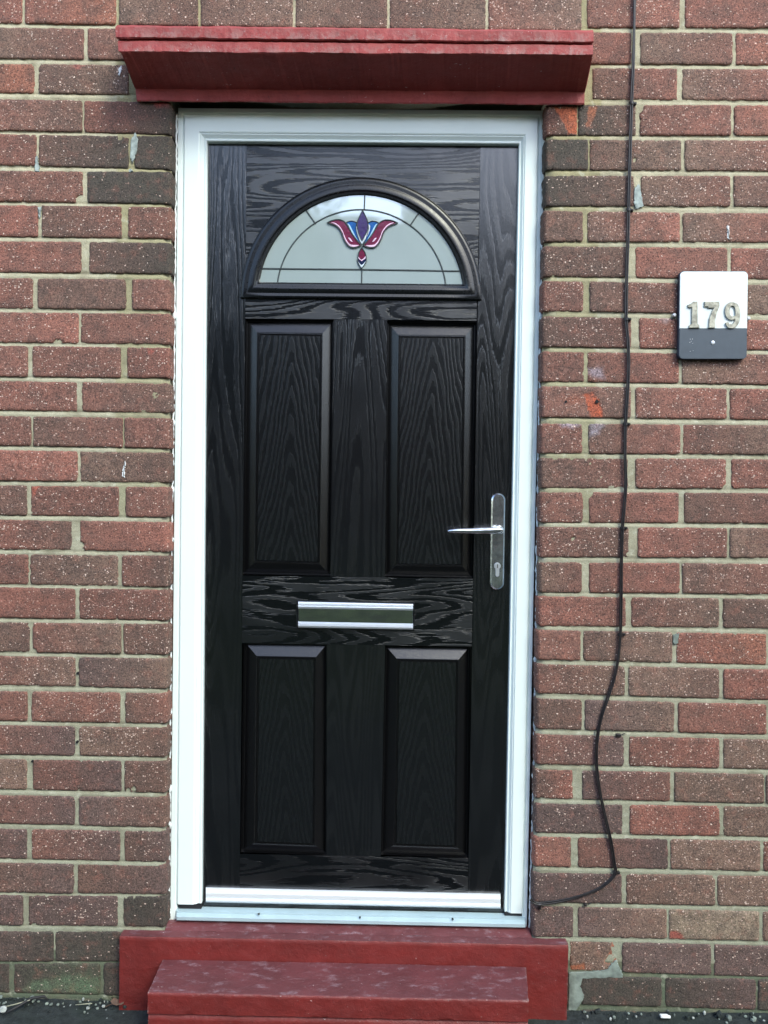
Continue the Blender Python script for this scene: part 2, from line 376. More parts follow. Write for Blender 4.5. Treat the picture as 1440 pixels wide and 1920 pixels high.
# ---------------- brick data (pixels of the photo) ----------------
# course: (top@x=0, bottom@x=0, top@xi, bottom@xi, xi, bricks[(x0,x1,code,grit)])
L = [
 (-20, 43, -19, 46, 217, [(None, 41, 'mr'), (46, 217, 'ro'), (223, 371, 'gd'), (376, 549, 'dg'), (554, 726, 'gd'), (731, 911, 'dg'), (916, 1091, 'mg')]),
 (51, 109, 53, 112, 220, [(None, 157, 'gm'), (164, 330, 'mg'), (337, 510, 'dd'), (517, 690, 'dd'), (697, 870, 'dd'), (877, 1050, 'dd')]),
 (118, 173, 121, 177, 240, [(None, 64, 'oo'), (72, 241, 'dg')]),
 (185, 243, 191, 252, 322, [(None, 154, 'md'), (157, 322, 'rk')]),
 (251, 309, 255, 317, 322, [(None, 68, 'rm'), (72, 241, 'dk'), (252, 322, 'kk')]),
 (320, 377, 322, 382, 322, [(None, 155, 'mm'), (163, 322, 'kk')]),
 (384, 443, 388, 447, 321, [(None, 71, 'rr'), (78, 228, 'dm'), (240, 321, 'mm')]),
 (451, 510, 455, 513, 321, [(None, 152, 'rm'), (167, 321, 'dk')]),
 (521, 578, 524, 581, 320, [(None, 61, 'rm'), (70, 236, 'dd'), (247, 320, 'mm')]),
 (585, 642, 588, 645, 320, [(None, 147, 'mr'), (151, 320, 'mm')]),
 (648, 706, 652, 709, 319, [(None, 52, 'rm'), (60, 226, 'mm'), (238, 319, 'mr')]),
 (714, 769, 718, 774, 319, [(None, 144, 'rm'), (153, 319, 'md')]),
 (780, 835, 784, 841, 318, [(None, 58, 'mm'), (62, 230, 'dm'), (233, 318, 'mm')]),
 (844, 901, 848, 905, 318, [(None, 145, 'rr'), (150, 318, 'gd')]),
 (910, 966, 913, 970, 317, [(None, 50, 'md'), (57, 223, 'mm'), (235, 317, 'mm')]),
 (974, 1030, 979, 1035, 317, [(None, 135, 'rd'), (150, 317, 'mr')]),
 (1039, 1095, 1042, 1101, 316, [(None, 53, 'mm'), (56, 221, 'dg'), (228, 316, 'md')]),
 (1101, 1158, 1106, 1164, 316, [(None, 141, 'rm'), (148, 316, 'mm')]),
 (1167, 1222, 1170, 1228, 315, [(None, 55, 'gd'), (61, 227, 'mg'), (231, 315, 'dd')]),
 (1230, 1284, 1235, 1292, 314, [(None, 141, 'mg'), (147, 314, 'ug')]),
 (1296, 1352, 1300, 1357, 314, [(None, 51, 'mm'), (59, 225, 'mm'), (234, 314, 'dm')]),
 (1360, 1415, 1365, 1420, 313, [(None, 140, 'mu'), (148, 313, 'gd')]),
 (1424, 1480, 1428, 1487, 313, [(None, 50, 'gg'), (61, 228, 'mu'), (233, 313, 'dd')]),
 (1492, 1544, 1495, 1552, 312, [(None, 140, 'mu'), (148, 312, 'ud')]),
 (1554, 1610, 1560, 1617, 312, [(None, 50, 'mu'), (59, 225, 'mu'), (233, 312, 'du')]),
 (1618, 1674, 1623, 1678, 312, [(None, 138, 'du'), (145, 312, 'du')]),
 (1679, 1735, 1682, 1739, 312, [(None, 43, 'uu'), (53, 220, 'uu'), (231, 312, 'kk')]),
 (1748, 1803, 1747, 1804, 225, [(None, 100, 'uk'), (103, 300, 'kk')]),
 (1807, 1862, 1807, 1867, 225, [(None, 17, 'kk'), (25, 188, 'kn'), (194, 300, 'kk')]),
 (1873, 1930, 1874, 1934, 225, [(None, 95, 'nk'), (102, 270, 'nn')]),
]
R = [
 (-12, 51, -12, 52, 1102, [(1101, 1275, 'mr'), (1285, None, 'rr')]),
 (60, 119, 61, 121, 1115, [(1057, 1184, 'mr'), (1201, 1374, 'gm'), (1380, None, 'ro')]),
 (127, 186, 129, 188, 1112, [(1111, 1270, 'dr'), (1279, None, 'gr')]),
 (196, 253, 197, 254, 1021, [(1022, 1083, 'mk'), (1084, 1193, 'kd'), (1200, 1371, 'mr'), (1377, None, 'ro')]),
 (261, 318, 262, 320, 1021, [(1021, 1103, 'kk'), (1106, 1278, 'dg'), (1284, None, 'gm')]),
 (329, 386, 329, 387, 1020, [(1021, 1189, 'kd'), (1202, 1370, 'gm'), (1376, None, 'dm')]),
 (395, 453, 400, 454, 1018, [(1018, 1093, 'dd'), (1102, 1275, 'dr'), (1281, None, 'gr')]),
 (461, 518, 465, 523, 1017, [(1018, 1177, 'dd'), (1192, 1364, 'rm'), (1371, None, 'rm')]),
 (526, 583, 534, 590, 1016, [(1016, 1094, 'mm'), (1106, 1273, 'dm'), (1280, None, 'gg')]),
 (593, 650, 600, 656, 1015, [(1015, 1184, 'dm'), (1199, 1374, 'rm'), (1380, None, 'rr')]),
 (658, 715, 665, 721, 1014, [(1014, 1096, 'mm'), (1102, 1273, 'mr'), (1279, None, 'gm')]),
 (724, 782, 729, 787, 1014, [(1014, 1183, 'md'), (1192, 1363, 'mr'), (1369, None, 'rr')]),
 (794, 850, 797, 852, 1012, [(1012, 1092, 'mm'), (1104, 1276, 'dr'), (1281, None, 'mg')]),
 (858, 915, 861, 916, 1012, [(1012, 1179, 'dm'), (1192, 1362, 'mr'), (1372, None, 'rm')]),
 (923, 980, 924, 981, 1011, [(1011, 1093, 'mm'), (1105, 1273, 'mr'), (1283, None, 'dm')]),
 (988, 1045, 990, 1046, 1010, [(1010, 1179, 'md'), (1196, 1364, 'rm'), (1369, None, 'gm')]),
 (1054, 1111, 1057, 1114, 1010, [(1010, 1091, 'gm'), (1105, 1275, 'mr'), (1280, None, 'dm')]),
 (1118, 1174, 1123, 1178, 1008, [(1008, 1174, 'rm'), (1184, 1349, 'mg'), (1356, None, 'dg')]),
 (1181, 1237, 1189, 1247, 1006, [(1006, 1089, 'mm'), (1094, 1261, 'dg'), (1269, 1438, 'ro')]),
 (1245, 1300, 1256, 1313, 1005, [(1005, 1172, 'mg'), (1179, 1349, 'gd'), (1357, None, 'rr')]),
 (1310, 1367, 1321, 1378, 1005, [(1005, 1091, 'dd'), (1097, 1265, 'ug'), (1272, 1438, 'mr')]),
 (1377, 1433, 1387, 1443, 1004, [(1004, 1170, 'mu'), (1180, 1349, 'mr'), (1357, None, 'gg')]),
 (1443, 1497, 1452, 1507, 1002, [(1002, 1074, 'dr'), (1092, 1257, 'um'), (1265, 1433, 'gg'), (1437, None, 'gg')]),
 (1507, 1562, 1513, 1570, 1002, [(1002, 1168, 'uu'), (1181, 1350, 'rr'), (1357, None, 'gg')]),
 (1569, 1625, 1577, 1634, 1000, [(1000, 1071, 'rm'), (1084, 1253, 'mu'), (1258, 1426, 'gg'), (1432, None, 'mm')]),
 (1637, 1692, 1643, 1700, 999, [(999, 1166, 'uu'), (1175, 1341, 'dg'), (1346, None, 'gg')]),
 (1699, 1756, 1710, 1765, 998, [(998, 1075, 'uu'), (1084, 1251, 'ug'), (1255, 1424, 'GG'), (1431, None, 'gu')]),
 (1765, 1820, 1774, 1833, 1068, [(900, 1066, 'dd'), (1069, 1157, 'gg'), (1167, 1334, 'uu'), (1340, None, 'uu')]),
 (1831, 1884, 1837, 1895, 1085, [(900, 1075, 'kk'), (1088, 1241, 'kk'), (1248, 1418, 'ku'), (1422, None, 'kk')]),
 (1893, 1950, 1903, 1960, 1068, [(900, 1070, 'kk'), (1090, 1195, 'kn'), (1203, 1372, 'nk'), (1380, None, 'kk')]),
]
PAL = {k: np.array(lin(v)) * np.array((.98, .93, .86)) for k, v in dict(r=(138, 94, 84), o=(150, 102, 86), m=(123, 88, 79), d=(106, 84, 76), k=(68, 65, 60),
       g=(120, 100, 90), u=(98, 82, 80), n=(72, 84, 68), G=(134, 122, 108)).items()}
GRIT = dict(r=.9, o=.8, m=1.0, d=.8, k=.28, g=1.15, u=.75, n=.45, G=1.0)
X0, X1, ZT = -2.7, 2.7, 4.2
BL = 0.2286; CR = 0.0849
bricks = []   # (tl,tr,br,bl,(colL,colR),(gritL,gritR),fine,reveal)
bedL, bedR = [], []
def quad(xa, xb, tf, bf):
    """tf,bf: functions px x -> px y of top and bottom"""
    q = [P(xa, tf(xa)), P(xb, tf(xb)), P(xb, bf(xb)), P(xa, bf(xa))]
    return [(p[0], p[2]) for p in q]
def code(c): return (PAL[c[0]], PAL[c[1]]), (GRIT[c[0]], GRIT[c[1]])
def rcode():
    return random.choice(['mm', 'mr', 'rm', 'gm', 'dm', 'md', 'rr', 'gg', 'ro', 'dg'])
def course(row, side):
    ta, ba, tb, bb, xi, bs = row
    if side == 'L':
        t_ = lambda x: ta + (tb - ta) * x / xi; b_ = lambda x: ba + (bb - ba) * x / xi
    else:
        xo = 1440
        t_ = lambda x: ta + (tb - ta) * (x - xi) / (xo - xi); b_ = lambda x: ba + (bb - ba) * (x - xi) / (xo - xi)
    if row is R[0] or row is R[1]: pass
    for (a, b, cd) in bs:
        aa, bb_ = a, b
        if a is None:
            q = quad(b - 100, b, t_, b_); dx = (BL - .009) ; q[0] = (q[1][0] - dx, q[0][1]); q[3] = (q[2][0] - dx, q[3][1])
        elif b is None:
            q = quad(a, a + 100, t_, b_); dx = BL - .009; q[1] = (q[0][0] + dx, q[1][1]); q[2] = (q[3][0] + dx, q[2][1])
        else: q = quad(a, b, t_, b_)
        rev = ''
        if side == 'L' and b and 310 < b < 325: rev = 'R'
        if side == 'R' and a and 995 < a < 1025: rev = 'L'
        c, g_ = code(cd); bricks.append((q, c, g_, True, rev))
        if a is None:
            x = q[0][0] - .010
            while x > X0:
                x2 = x - BL + .01; c, g_ = code(rcode())
                bricks.append(([(x2, q[0][1]), (x, q[0][1]), (x, q[3][1]), (x2, q[3][1])], c, g_, False, '')); x = x2 - .01
        if b is None or (side == 'R' and b == 1438):
            x = q[1][0] + .010
            while x < X1:
                x2 = x + BL - .01; c, g_ = code(rcode())
                bricks.append(([(x, q[1][1]), (x2, q[1][1]), (x2, q[2][1]), (x, q[2][1])], c, g_, False, '')); x = x2 + .01
for r in L: course(r, 'L')
for r in R: course(r, 'R')
zt = max(P(0, -20)[2], P(1440, -12)[2])
k = 0; z = zt + .010
while z < ZT:
    x = X0 - (.0 if k % 2 else BL / 2) + .06
    while x < X1:
        c, g_ = code(rcode()); bricks.append(([(x, z + CR - .01), (x + BL - .01, z + CR - .01), (x + BL - .01, z), (x, z)], c, g_, False, '')); x += BL
    z += CR; k += 1
# chips that take a corner off a brick: (px, py, radius in px)
CHIPS = [(150, 375, 9), (68, 474 - 355, 7), (150, 1034, 8), (152, 1022, 5), (105, 641, 4), (112, 640, 3), (1364, 916, 9), (1104, 925, 8), (1100, 930, 5), (1200, 203, 7), (1203, 196, 5),
         (240, 1484, 5), (250, 1481, 5), (140, 1230, 4), (62, 1222, 6), (57, 1172, 5), (1342, 1645, 4), (1350, 1513, 4), (1190, 300 + 0, 3), (236, 1680, 4), (150, 722, 4), (265, 1166, 4),
         (225, 378 - 120, 4), (63, 1736, 4), (1075, 1250 - 240, 3), (1086, 1880, 5), (235, 1868, 5), (1180, 1040, 4), (1275, 980, 3)]
chips = [(P(x, y)[0], P(x, y)[2], r_ * .0013) for x, y, r_ in CHIPS]
STAINS = [  # colour, strength, recess, outline or blob in px
 ((176, 92, 60), .9, .0016, [(1040, 201), (1082, 201), (1083, 251), (1066, 251), (1056, 228), (1046, 212)]),
 ((150, 92, 66), .8, .0012, [(1103, 200), (1121, 199), (1114, 222), (1108, 236), (1098, 238)]),
 ((186, 92, 60), .95, .0012, [(1094, 740), (1110, 736), (1124, 750), (1128, 766), (1130, 782), (1108, 782), (1102, 764)]),
 ((150, 88, 66), .55, .0, [(1055, 742), (1094, 742), (1092, 756), (1064, 757)]),
 ((158, 98, 74), .9, .0018, [(1148, 1768), (1158, 1766), (1158, 1797), (1147, 1808), (1132, 1806), (1143, 1788)]),
 ((158, 92, 62), .9, .0012, [(1069, 1811), (1098, 1808), (1098, 1819), (1071, 1820)]),
 ((146, 76, 66), .9, .0018, [(1256, 1744), (1278, 1749), (1282, 1761), (1256, 1761)]),
 ((160, 84, 70), .85, .0012, [(275, 654), (290, 653), (290, 659), (277, 664)]),
 ((165, 88, 70), .8, .0012, [(59, 912), (74, 912), (64, 928), (60, 926)]),
 ((150, 84, 76), .7, .001, [(135, 120), (160, 120), (146, 131)]),
 ((160, 44, 48), .7, 0, [(285, 188), (318, 190), (316, 200), (292, 201)]),
 ((178, 172, 186), .5, 0, [(1100, 690), (1128, 690), (1134, 712), (1110, 706)]),
 ((184, 184, 200), .45, 0, [(1046, 793), (1092, 793), (1074, 802), (1056, 799)]),
 ((184, 184, 200), .5, 0, [(1104, 793), (1134, 794), (1122, 812), (1106, 818)]),
 ((170, 170, 176), .4, 0, [(1230, 593), (1264, 594), (1250, 606), (1238, 602)]),
 ((150, 84, 60), .6, 0, [(1102, 708), (1132, 712), (1128, 716), (1102, 715)]),
 ((96, 120, 92), .5, 0, [(60, 1840), (150, 1825), (186, 1835), (186, 1862), (40, 1860)]),
]
STP = []
for c_, k_, d_, pl in STAINS:
    pp = [P(*q) for q in pl]; STP.append((np.array(lin(c_)), k_, d_, np.array([(q[0], q[2]) for q in pp])))
def poly_sd(X, Z, pl):
    """signed distance (negative inside) to a polygon, vectorised"""
    n = len(pl); dmin = np.full(X.shape, 1e9); ins = np.zeros(X.shape, bool)
    for i in range(n):
        ax_, az2 = pl[i]; bx_, bz_ = pl[(i + 1) % n]; ex, ez = bx_ - ax_, bz_ - az2
        t = np.clip(((X - ax_) * ex + (Z - az2) * ez) / (ex * ex + ez * ez + 1e-12), 0, 1)
        dmin = np.minimum(dmin, np.hypot(X - ax_ - t * ex, Z - az2 - t * ez))
        cr_ = ((az2 > Z) != (bz_ > Z)) & (X < (bx_ - ax_) * (Z - az2) / (bz_ - az2 + 1e-12) + ax_); ins ^= cr_
    return np.where(ins, -dmin, dmin)
VV, FF, MI, CC = [], [], [], []
def add_brick(q, col, grit, fine, rev, seed):
    global VV, FF
    nx, ny = (56, 20) if fine else (8, 5)
    TL, TR, BR, BLc = [np.array(p) for p in q]
    wd = (TR - TL)[0]; ht = (TL - BLc)[1]
    def params(n, size):
        e = .0022 / size; inner = np.linspace(3 * e, 1 - 3 * e, n - 4)
        return np.concatenate([[0, e], inner, [1 - e, 1]])
    us = params(nx, wd); vs = params(ny, ht)
    U, V_ = np.meshgrid(us, vs)
    lx = (U - .5) * wd; lz = (V_ - .5) * ht
    r_ = (.004 + .004 * rng.random()) if fine else .005
    ax = np.maximum(np.abs(lx) - (wd / 2 - r_), 0); az_ = np.maximum(np.abs(lz) - (ht / 2 - r_), 0)
    hy = np.hypot(ax, az_); s_ = np.where(hy > r_, r_ / np.maximum(hy, 1e-9), 1)
    lx = np.sign(lx) * (np.minimum(np.abs(lx), wd / 2 - r_) + ax * s_); lz = np.sign(lz) * (np.minimum(np.abs(lz), ht / 2 - r_) + az_ * s_)
    u2 = lx / wd + .5; v2 = lz / ht + .5
    Xc = (TL[0] * (1 - u2) + TR[0] * u2) * v2 + (BLc[0] * (1 - u2) + BR[0] * u2) * (1 - v2)
    Zc = (TL[1] * (1 - u2) + TR[1] * u2) * v2 + (BLc[1] * (1 - u2) + BR[1] * u2) * (1 - v2)
    de = np.minimum(np.minimum(U, 1 - U) * wd, np.minimum(V_, 1 - V_) * ht)
    y = .0020 * np.clip(1 - de / .0038, 0, 1) ** 2
    off = rng.normal(0, .0007); tx, tz = rng.normal(0, .004, 2)
    y = y + off + tx * lx + tz * lz
    if fine:
        for j in range(ny):
            for i in range(nx):
                x_, z_ = Xc[j, i], Zc[j, i]
                n1 = N3(x_ * 45, z_ * 45, 3); n2 = N3(x_ * 170, z_ * 170, 9)
                y[j, i] += n1 * .0009 + n2 * .0005
                ed = max(0, 1 - de[j, i] / .006)
                if ed > 0:
                    Xc[j, i] += N3(x_ * 75, z_ * 75, 20) * .0016 * ed + N3(x_ * 260, z_ * 260, 24) * .0008 * ed
                    Zc[j, i] += N3(x_ * 75, z_ * 75, 40) * .0016 * ed + N3(x_ * 260, z_ * 260, 44) * .0008 * ed
                    y[j, i] += max(0, N3(x_ * 120, z_ * 120, 60) - .25) * .008 * ed
        for (cx, cz, cr) in chips:
            dd = np.hypot(Xc - cx, Zc - cz); y = y + np.where(dd < cr, .012, 0) * np.clip((cr - dd) / (cr * .3), 0, 1)
        if rev == 'R': y = y + .008 * np.clip(1 - (1 - U) * wd / .009, 0, 1) ** 2
        if rev == 'L': y = y + .008 * np.clip(1 - U * wd / .009, 0, 1) ** 2
    c = col[0][None, None, :] * (1 - U[..., None]) + col[1][None, None, :] * U[..., None]
    g_ = grit[0] * (1 - U) + grit[1] * U
    br0 = float(np.exp(rng.normal(0, .07))); c = c * br0; gk = float(rng.uniform(.3, 1.3)); g_ = g_ * gk
    if fine:
        for (sc0, sk, sd_, pl) in STP:
            if Xc.min() - .02 > pl[:, 0].max() or Xc.max() + .02 < pl[:, 0].min() or Zc.min() - .02 > pl[:, 1].max() or Zc.max() + .02 < pl[:, 1].min(): continue
            jit = np.array([[N3(a * 110, b * 110, 31) * .004 for a, b in zip(ra, rb)] for ra, rb in zip(Xc, Zc)])
            sd = poly_sd(Xc, Zc, pl) + jit; w_ = np.clip(.5 - sd / (.003 if sd_ > 0 else .012), 0, 1) * sk
            c = c * (1 - w_[..., None]) + sc0 * w_[..., None]; g_ = g_ * (1 - w_ * (1 if sd_ > 0 else .3)); y = y + sd_ * np.clip(w_ * 1.3, 0, 1)
    b0 = len(VV); VV += list(zip(Xc.ravel(), y.ravel(), Zc.ravel()))
    br = 1.0
    for j in range(ny):
        for i in range(nx): CC.append((*(c[j, i] * br), g_[j, i]))
    for j in range(ny - 1):
        for i in range(nx - 1):
            a = b0 + j * nx + i; FF.append((a, a + 1, a + nx + 1, a + nx)); MI.append(0)
    ring = [i for i in range(nx)] + [j * nx + nx - 1 for j in range(1, ny)] + [(ny - 1) * nx + i for i in range(nx - 2, -1, -1)] + [j * nx for j in range(ny - 2, 0, -1)]
    b1 = len(VV)
    for k_ in ring:
        v = VV[b0 + k_]; VV.append((v[0], .125 if rev else .02, v[2])); CC.append(CC[b0 + k_])
    n = len(ring)
    for k_ in range(n):
        a = b0 + ring[k_]; a2 = b0 + ring[(k_ + 1) % n]; FF.append((a2, a, b1 + k_, b1 + (k_ + 1) % n)); MI.append(0)
for i_, b_ in enumerate(bricks): add_brick(*b_, i_)

# mortar: a bed joint is recessed at its top and nearly flush at its foot
oxL, oxR = (P(322, 300)[0] + P(313, 1440)[0]) / 2 - .004, (P(1021, 300)[0] + P(1002, 1440)[0]) / 2 + .004
ozT = P(700, 180)[2]
rowsz = sorted([((q[3][1] + q[2][1]) / 2, (q[0][1] + q[1][1]) / 2, (q[0][0] + q[1][0]) / 2) for q, *_ in bricks])
lefts = np.array(sorted([(P(160, (a[1] + a[3]) / 2)[2]) for a in L]))       # brick bottoms, left
rights = np.array(sorted([(P(1220, (a[1] + a[3]) / 2)[2]) for a in R]))
ground_z = 0.0
def mortar_depth(x, z):
    arr = lefts if x < 0 else rights
    k_ = int(np.searchsorted(arr, z)); up = arr[k_] if k_ < len(arr) else z + .05
    t = (up - z) / .0105      # 0 at brick above, 1 at brick below
    t = min(max(t, 0), 1.0)
    d = .0052 - .0036 * t
    if t >= 1: d = .0030
    if z < ozT + .02: d += .0105 * max(0, 1 - min(abs(x - oxL), abs(x - oxR)) / .016)
    return d + N3(x * 45, z * 45, 2) * .0011 + N3(x * 140, z * 140, 5) * .0008
def mcol(x, z):
    t = min(max(z / 2.1, 0), 1); a = np.array(lin((150, 153, 140))); b = np.array(lin((188, 180, 160)))
    if z < .12: a = np.array(lin((88, 98, 84)))
    if (abs(x - oxL) < .13 or abs(x - oxR) < .13) and z > 1.2:
        b = np.array(lin((166, 158, 128)))
    return a * (1 - t) + b * t
def mortar_patch(xa, xb, za, zb, sx, sz):
    nx = max(2, int((xb - xa) / sx)); nz = max(2, int((zb - za) / sz)); b0 = len(VV)
    for j in range(nz + 1):
        z_ = za + (zb - za) * j / nz
        for i in range(nx + 1):
            x_ = xa + (xb - xa) * i / nx
            VV.append((x_, mortar_depth(x_, z_), z_)); CC.append((*mcol(x_, z_), 1))
    for j in range(nz):
        for i in range(nx):
            a = b0 + j * (nx + 1) + i; FF.append((a, a + 1, a + nx + 2, a + nx + 1)); MI.append(1)
xa_, xb_ = P(0, 900)[0] - .15, P(1440, 900)[0] + .15; zc_ = P(700, -40)[2]
mortar_patch(xa_, oxL, -.1, ozT, .006, .0032)
mortar_patch(oxR, xb_, -.1, ozT, .006, .0032)
mortar_patch(xa_, xb_, ozT, zc_, .008, .004)
mortar_patch(X0, xa_, -.1, zc_, .05, .05); mortar_patch(xb_, X1, -.1, zc_, .05, .05); mortar_patch(X0, X1, zc_, ZT, .05, .05)
for (xx) in (oxL, oxR):       # mortar in the reveals
    b0 = len(VV); n = 400
    for j in range(n + 1):
        z_ = .1 + (ozT - .1) * j / n
        for y_ in (.0145, .03, .06, .125):
            VV.append((xx + (-.004 if xx < 0 else .004) + N3(z_ * 60, y_ * 60, 1) * .001, y_, z_)); CC.append((*mcol(xx, z_), 1))
    for j in range(n):
        for i in range(3):
            a = b0 + j * 4 + i; FF.append((a, a + 1, a + 5, a + 4)); MI.append(1)
# body of the wall behind, round the opening
mb = MB(); mb.box(X0, oxL - .003, .022, .30, -.1, ZT); mb.box(oxR + .003, X1, .022, .30, -.1, ZT); mb.box(oxL - .003, oxR + .003, .024, .30, ozT + .02, ZT)
mb.box(oxL - .003, oxR + .003, .13, .30, -.1, ozT + .02)
b0 = len(VV); VV += mb.v; FF += [tuple(b0 + i for i in f) for f in mb.f]; MI += [1] * len(mb.f); CC += [(.3, .28, .22, 1)] * len(mb.v)
wall = obj('brick_wall', VV, FF, [M['brick'], M['mortar']], None, True, MI, (0, 0, 0), CC)
props(wall, 'speckled red brown brick house wall with pale mortar around the black door', 'wall')
def part_patch(name, pts, Y, th, m, par, label=None, bev=.0006):
    mb = MB(); mb.prism([(P(x, y)[0], P(x, y)[2]) for x, y in pts], Y, Y + th, 0, bev)
    o = fix_normals(mb.build(name, m, par))
    if label: o['label'] = label
    return o
def rough_poly(pts, n=6, a=1.6, s=0):
    out = []
    for i in range(len(pts)):
        (x0, y0), (x1, y1) = pts[i], pts[(i + 1) % len(pts)]
        for k in range(n):
            t = k / n; x = x0 + (x1 - x0) * t; y = y0 + (y1 - y0) * t
            out.append((x + N3(x * .45, y * .45, s) * a, y + N3(x * .45, y * .45, s + 9) * a))
    return out
# marks that belong to the wall
for nm, pts, m_, lb in [
    ('paint_splash', [(222, 141), (224, 128), (228, 123), (229, 131), (225, 143)], 'white_drip', 'white paint splash beside the lintel'),
    ('paint_splash', [(250, 129 + 2), (252, 130), (253, 137), (250, 139)], 'white_drip', None),
    ('filler_smear', [(244, 296), (246, 262), (254, 249), (259, 262), (257, 283), (249, 305)], 'filler', 'pale grey filler smear over a joint'),
    ('filler_smear', [(241, 319), (246, 317), (250, 321), (244, 325)], 'filler', None),
    ('paint_drip', [(229, 893), (231, 878), (235, 864), (236, 868), (234, 880), (234, 895)], 'white_drip', 'thin white paint drip low on the left'),
    ('paint_drip', [(1363, 447), (1364, 435), (1362, 424), (1366, 423), (1367, 436), (1367, 450)], 'white_drip', 'thin white paint drip right of the cable'),
    ('filler_smear', [(66, 322), (67, 296), (70, 292), (72, 308), (74, 322)], 'filler', None),
    ('filler_smear', [(71, 389), (77, 389), (77, 398), (74, 408), (72, 400)], 'filler', None),
    ('cement_patch', [(1067, 1824), (1110, 1822), (1138, 1818), (1148, 1806), (1156, 1800), (1166, 1824), (1168, 1832), (1092, 1834), (1088, 1850), (1095, 1868), (1088, 1882), (1080, 1894), (1066, 1893)], 'cement', 'grey cement patched in beside the doorstep'),
    ('cement_patch', [(1262, 1190), (1273, 1188), (1271, 1205), (1266, 1210), (1262, 1204)], 'cement', None),
    ('cement_patch', [(1190, 352), (1199, 345), (1203, 368), (1206, 388), (1192, 392), (1188, 380)], 'filler', None)]:
    th = .004 if m_ in ('cement',) else .0024
    part_patch(nm, rough_poly(pts, 9, 2.2, len(pts)), -.0020, .012, M[m_], wall, lb, .0005)
for (x, y, r_) in [(146, 1262, 2.3), (145, 1391, 2.4), (1061, 753, 2.2), (1119, 753, 3.4), (61, 1427, 2)]:
    mb = MB(); c = P(x, y); mb.tube([(c[0], -.0030, c[2]), (c[0], .012, c[2])], r_ * .0013, 10); mb.build('drilled_hole', M['dark'], wall)

# ---------------- lintel ----------------
def lerp(a, b, t): return tuple(a[i] + (b[i] - a[i]) * t for i in range(3))
prof = [  # (Y, pxL, pyL, pxR, pyR)
 (.03, 250, 50, 1092, 60), (-.0, 246, 49, 1094, 59), (-.118, 212, 47, 1112, 57), (-.121, 211, 50, 1113, 60), (-.121, 212, 69, 1113, 78), (-.118, 213, 72, 1113, 81),
 (-.1125, 216, 73, 1111, 81.5), (-.1125, 216, 76, 1111, 84), (-.117, 215, 77, 1112, 85), (-.118, 217, 96, 1112, 102), (-.114, 220, 100, 1111, 105),
 (-.016, 252, 164, 1097, 170), (-.012, 254, 166, 1096, 172), (-.012, 256, 187, 1096, 194), (-.010, 257, 190, 1096, 197), (.10, 262, 190, 1093, 198)]
rows = []; n = 170
for (Y, xl, yl, xr, yr) in prof:
    a, b = P(xl, yl, Y), P(xr, yr, Y); row = []
    for i in range(n + 1):
        t = i / n; p = lerp(a, b, t); j = N3(p[0] * 14, p[2] * 40, Y * 40) * .0022 + N3(p[0] * 60, p[2] * 90, 5 + Y * 30) * .0014 + N3(p[0] * 160, 3, Y * 30) * .0009
        dx = 0
        if t < .03 and Y < -.1: dx = (.03 - t) / .03 * (.006 + .012 * abs(N3(p[2] * 130, 7, Y * 90)))
        row.append((p[0] + dx, p[1] + j * .6, p[2] + j))
    rows.append(row)
mb = MB(); mb.grid(rows)
for e in (0, n): mb.add([r[e] for r in rows], [tuple(range(len(rows)))])
lt = fix_normals(mb.build('door_lintel', M['lintel'], smooth=False, loc=P(680, 190, 0)))
props(lt, 'red painted projecting stone lintel with a moulded lip above the door', 'lintel')

# ---------------- door frame ----------------
fr_root = root('door_frame', P(650, 1720, .035), 'white plastic door frame with a metal sill set into the brick opening', 'door frame')
YF, YD = .036, .056
out_n = [P(318.5, 1733, YF), P(333.5, 201.5, YF), P(1019.5, 206.5, YF), P(988, 1744, YF)]
out_n[0] = (P(318.5, 1733, YF)[0], YF, P(318.5, 1733, YF)[2]); 
in_n = [P(381, 1696, YD), P(391, 270, YD), P(971, 275, YD), P(944, 1710, YD)]
lanes = [(0, .125), (0, .0385), (.02, .0365), (.15, .0365), (.19, .0405), (.215, .0405), (.235, .0352), (.26, .0345), (.72, .0345), (.75, .0353), (.775, .0375), (.80, .0372), (.90, .0440), (.915, .0440), (.925, .0420), (.965, .0420), (.985, .0440), (.99, .062)]
def frame_nodes(t, Y):
    out = []
    for k_ in range(4):
        o_, i_ = out_n[k_], in_n[k_]
        x = o_[0] + (i_[0] - o_[0]) * t; z = o_[2] + (i_[2] - o_[2]) * t
        out.append([x, Y, z])
    zb = (P(350, 1695.5, YF)[2], P(965, 1712, YF)[2])
    if t <= .216: out[0][2] = P(322, 1729, YF)[2]; out[3][2] = P(986, 1740, YF)[2]
    else: out[0][2] = zb[0]; out[3][2] = zb[1]
    return out
def lanes_mesh(ls):
    mb = MB(); rows = []
    for t, Y in ls:
        nd = frame_nodes(t, Y); rows.append([tuple(p) for p in nd])
    mb.grid(rows)
    mb.add([r[0] for r in rows], [tuple(range(len(rows)))]); mb.add([r[3] for r in rows], [tuple(range(len(rows)))])
    return mb
mb = lanes_mesh([l for l in lanes if l[0] <= .216] + [(.216, .07)]); mb2 = lanes_mesh([(.2165, .07)] + [l for l in lanes if l[0] > .216]); mb.add(mb2.v, mb2.f)
fr = mb.build('frame_profile', M['upvc'], fr_root)
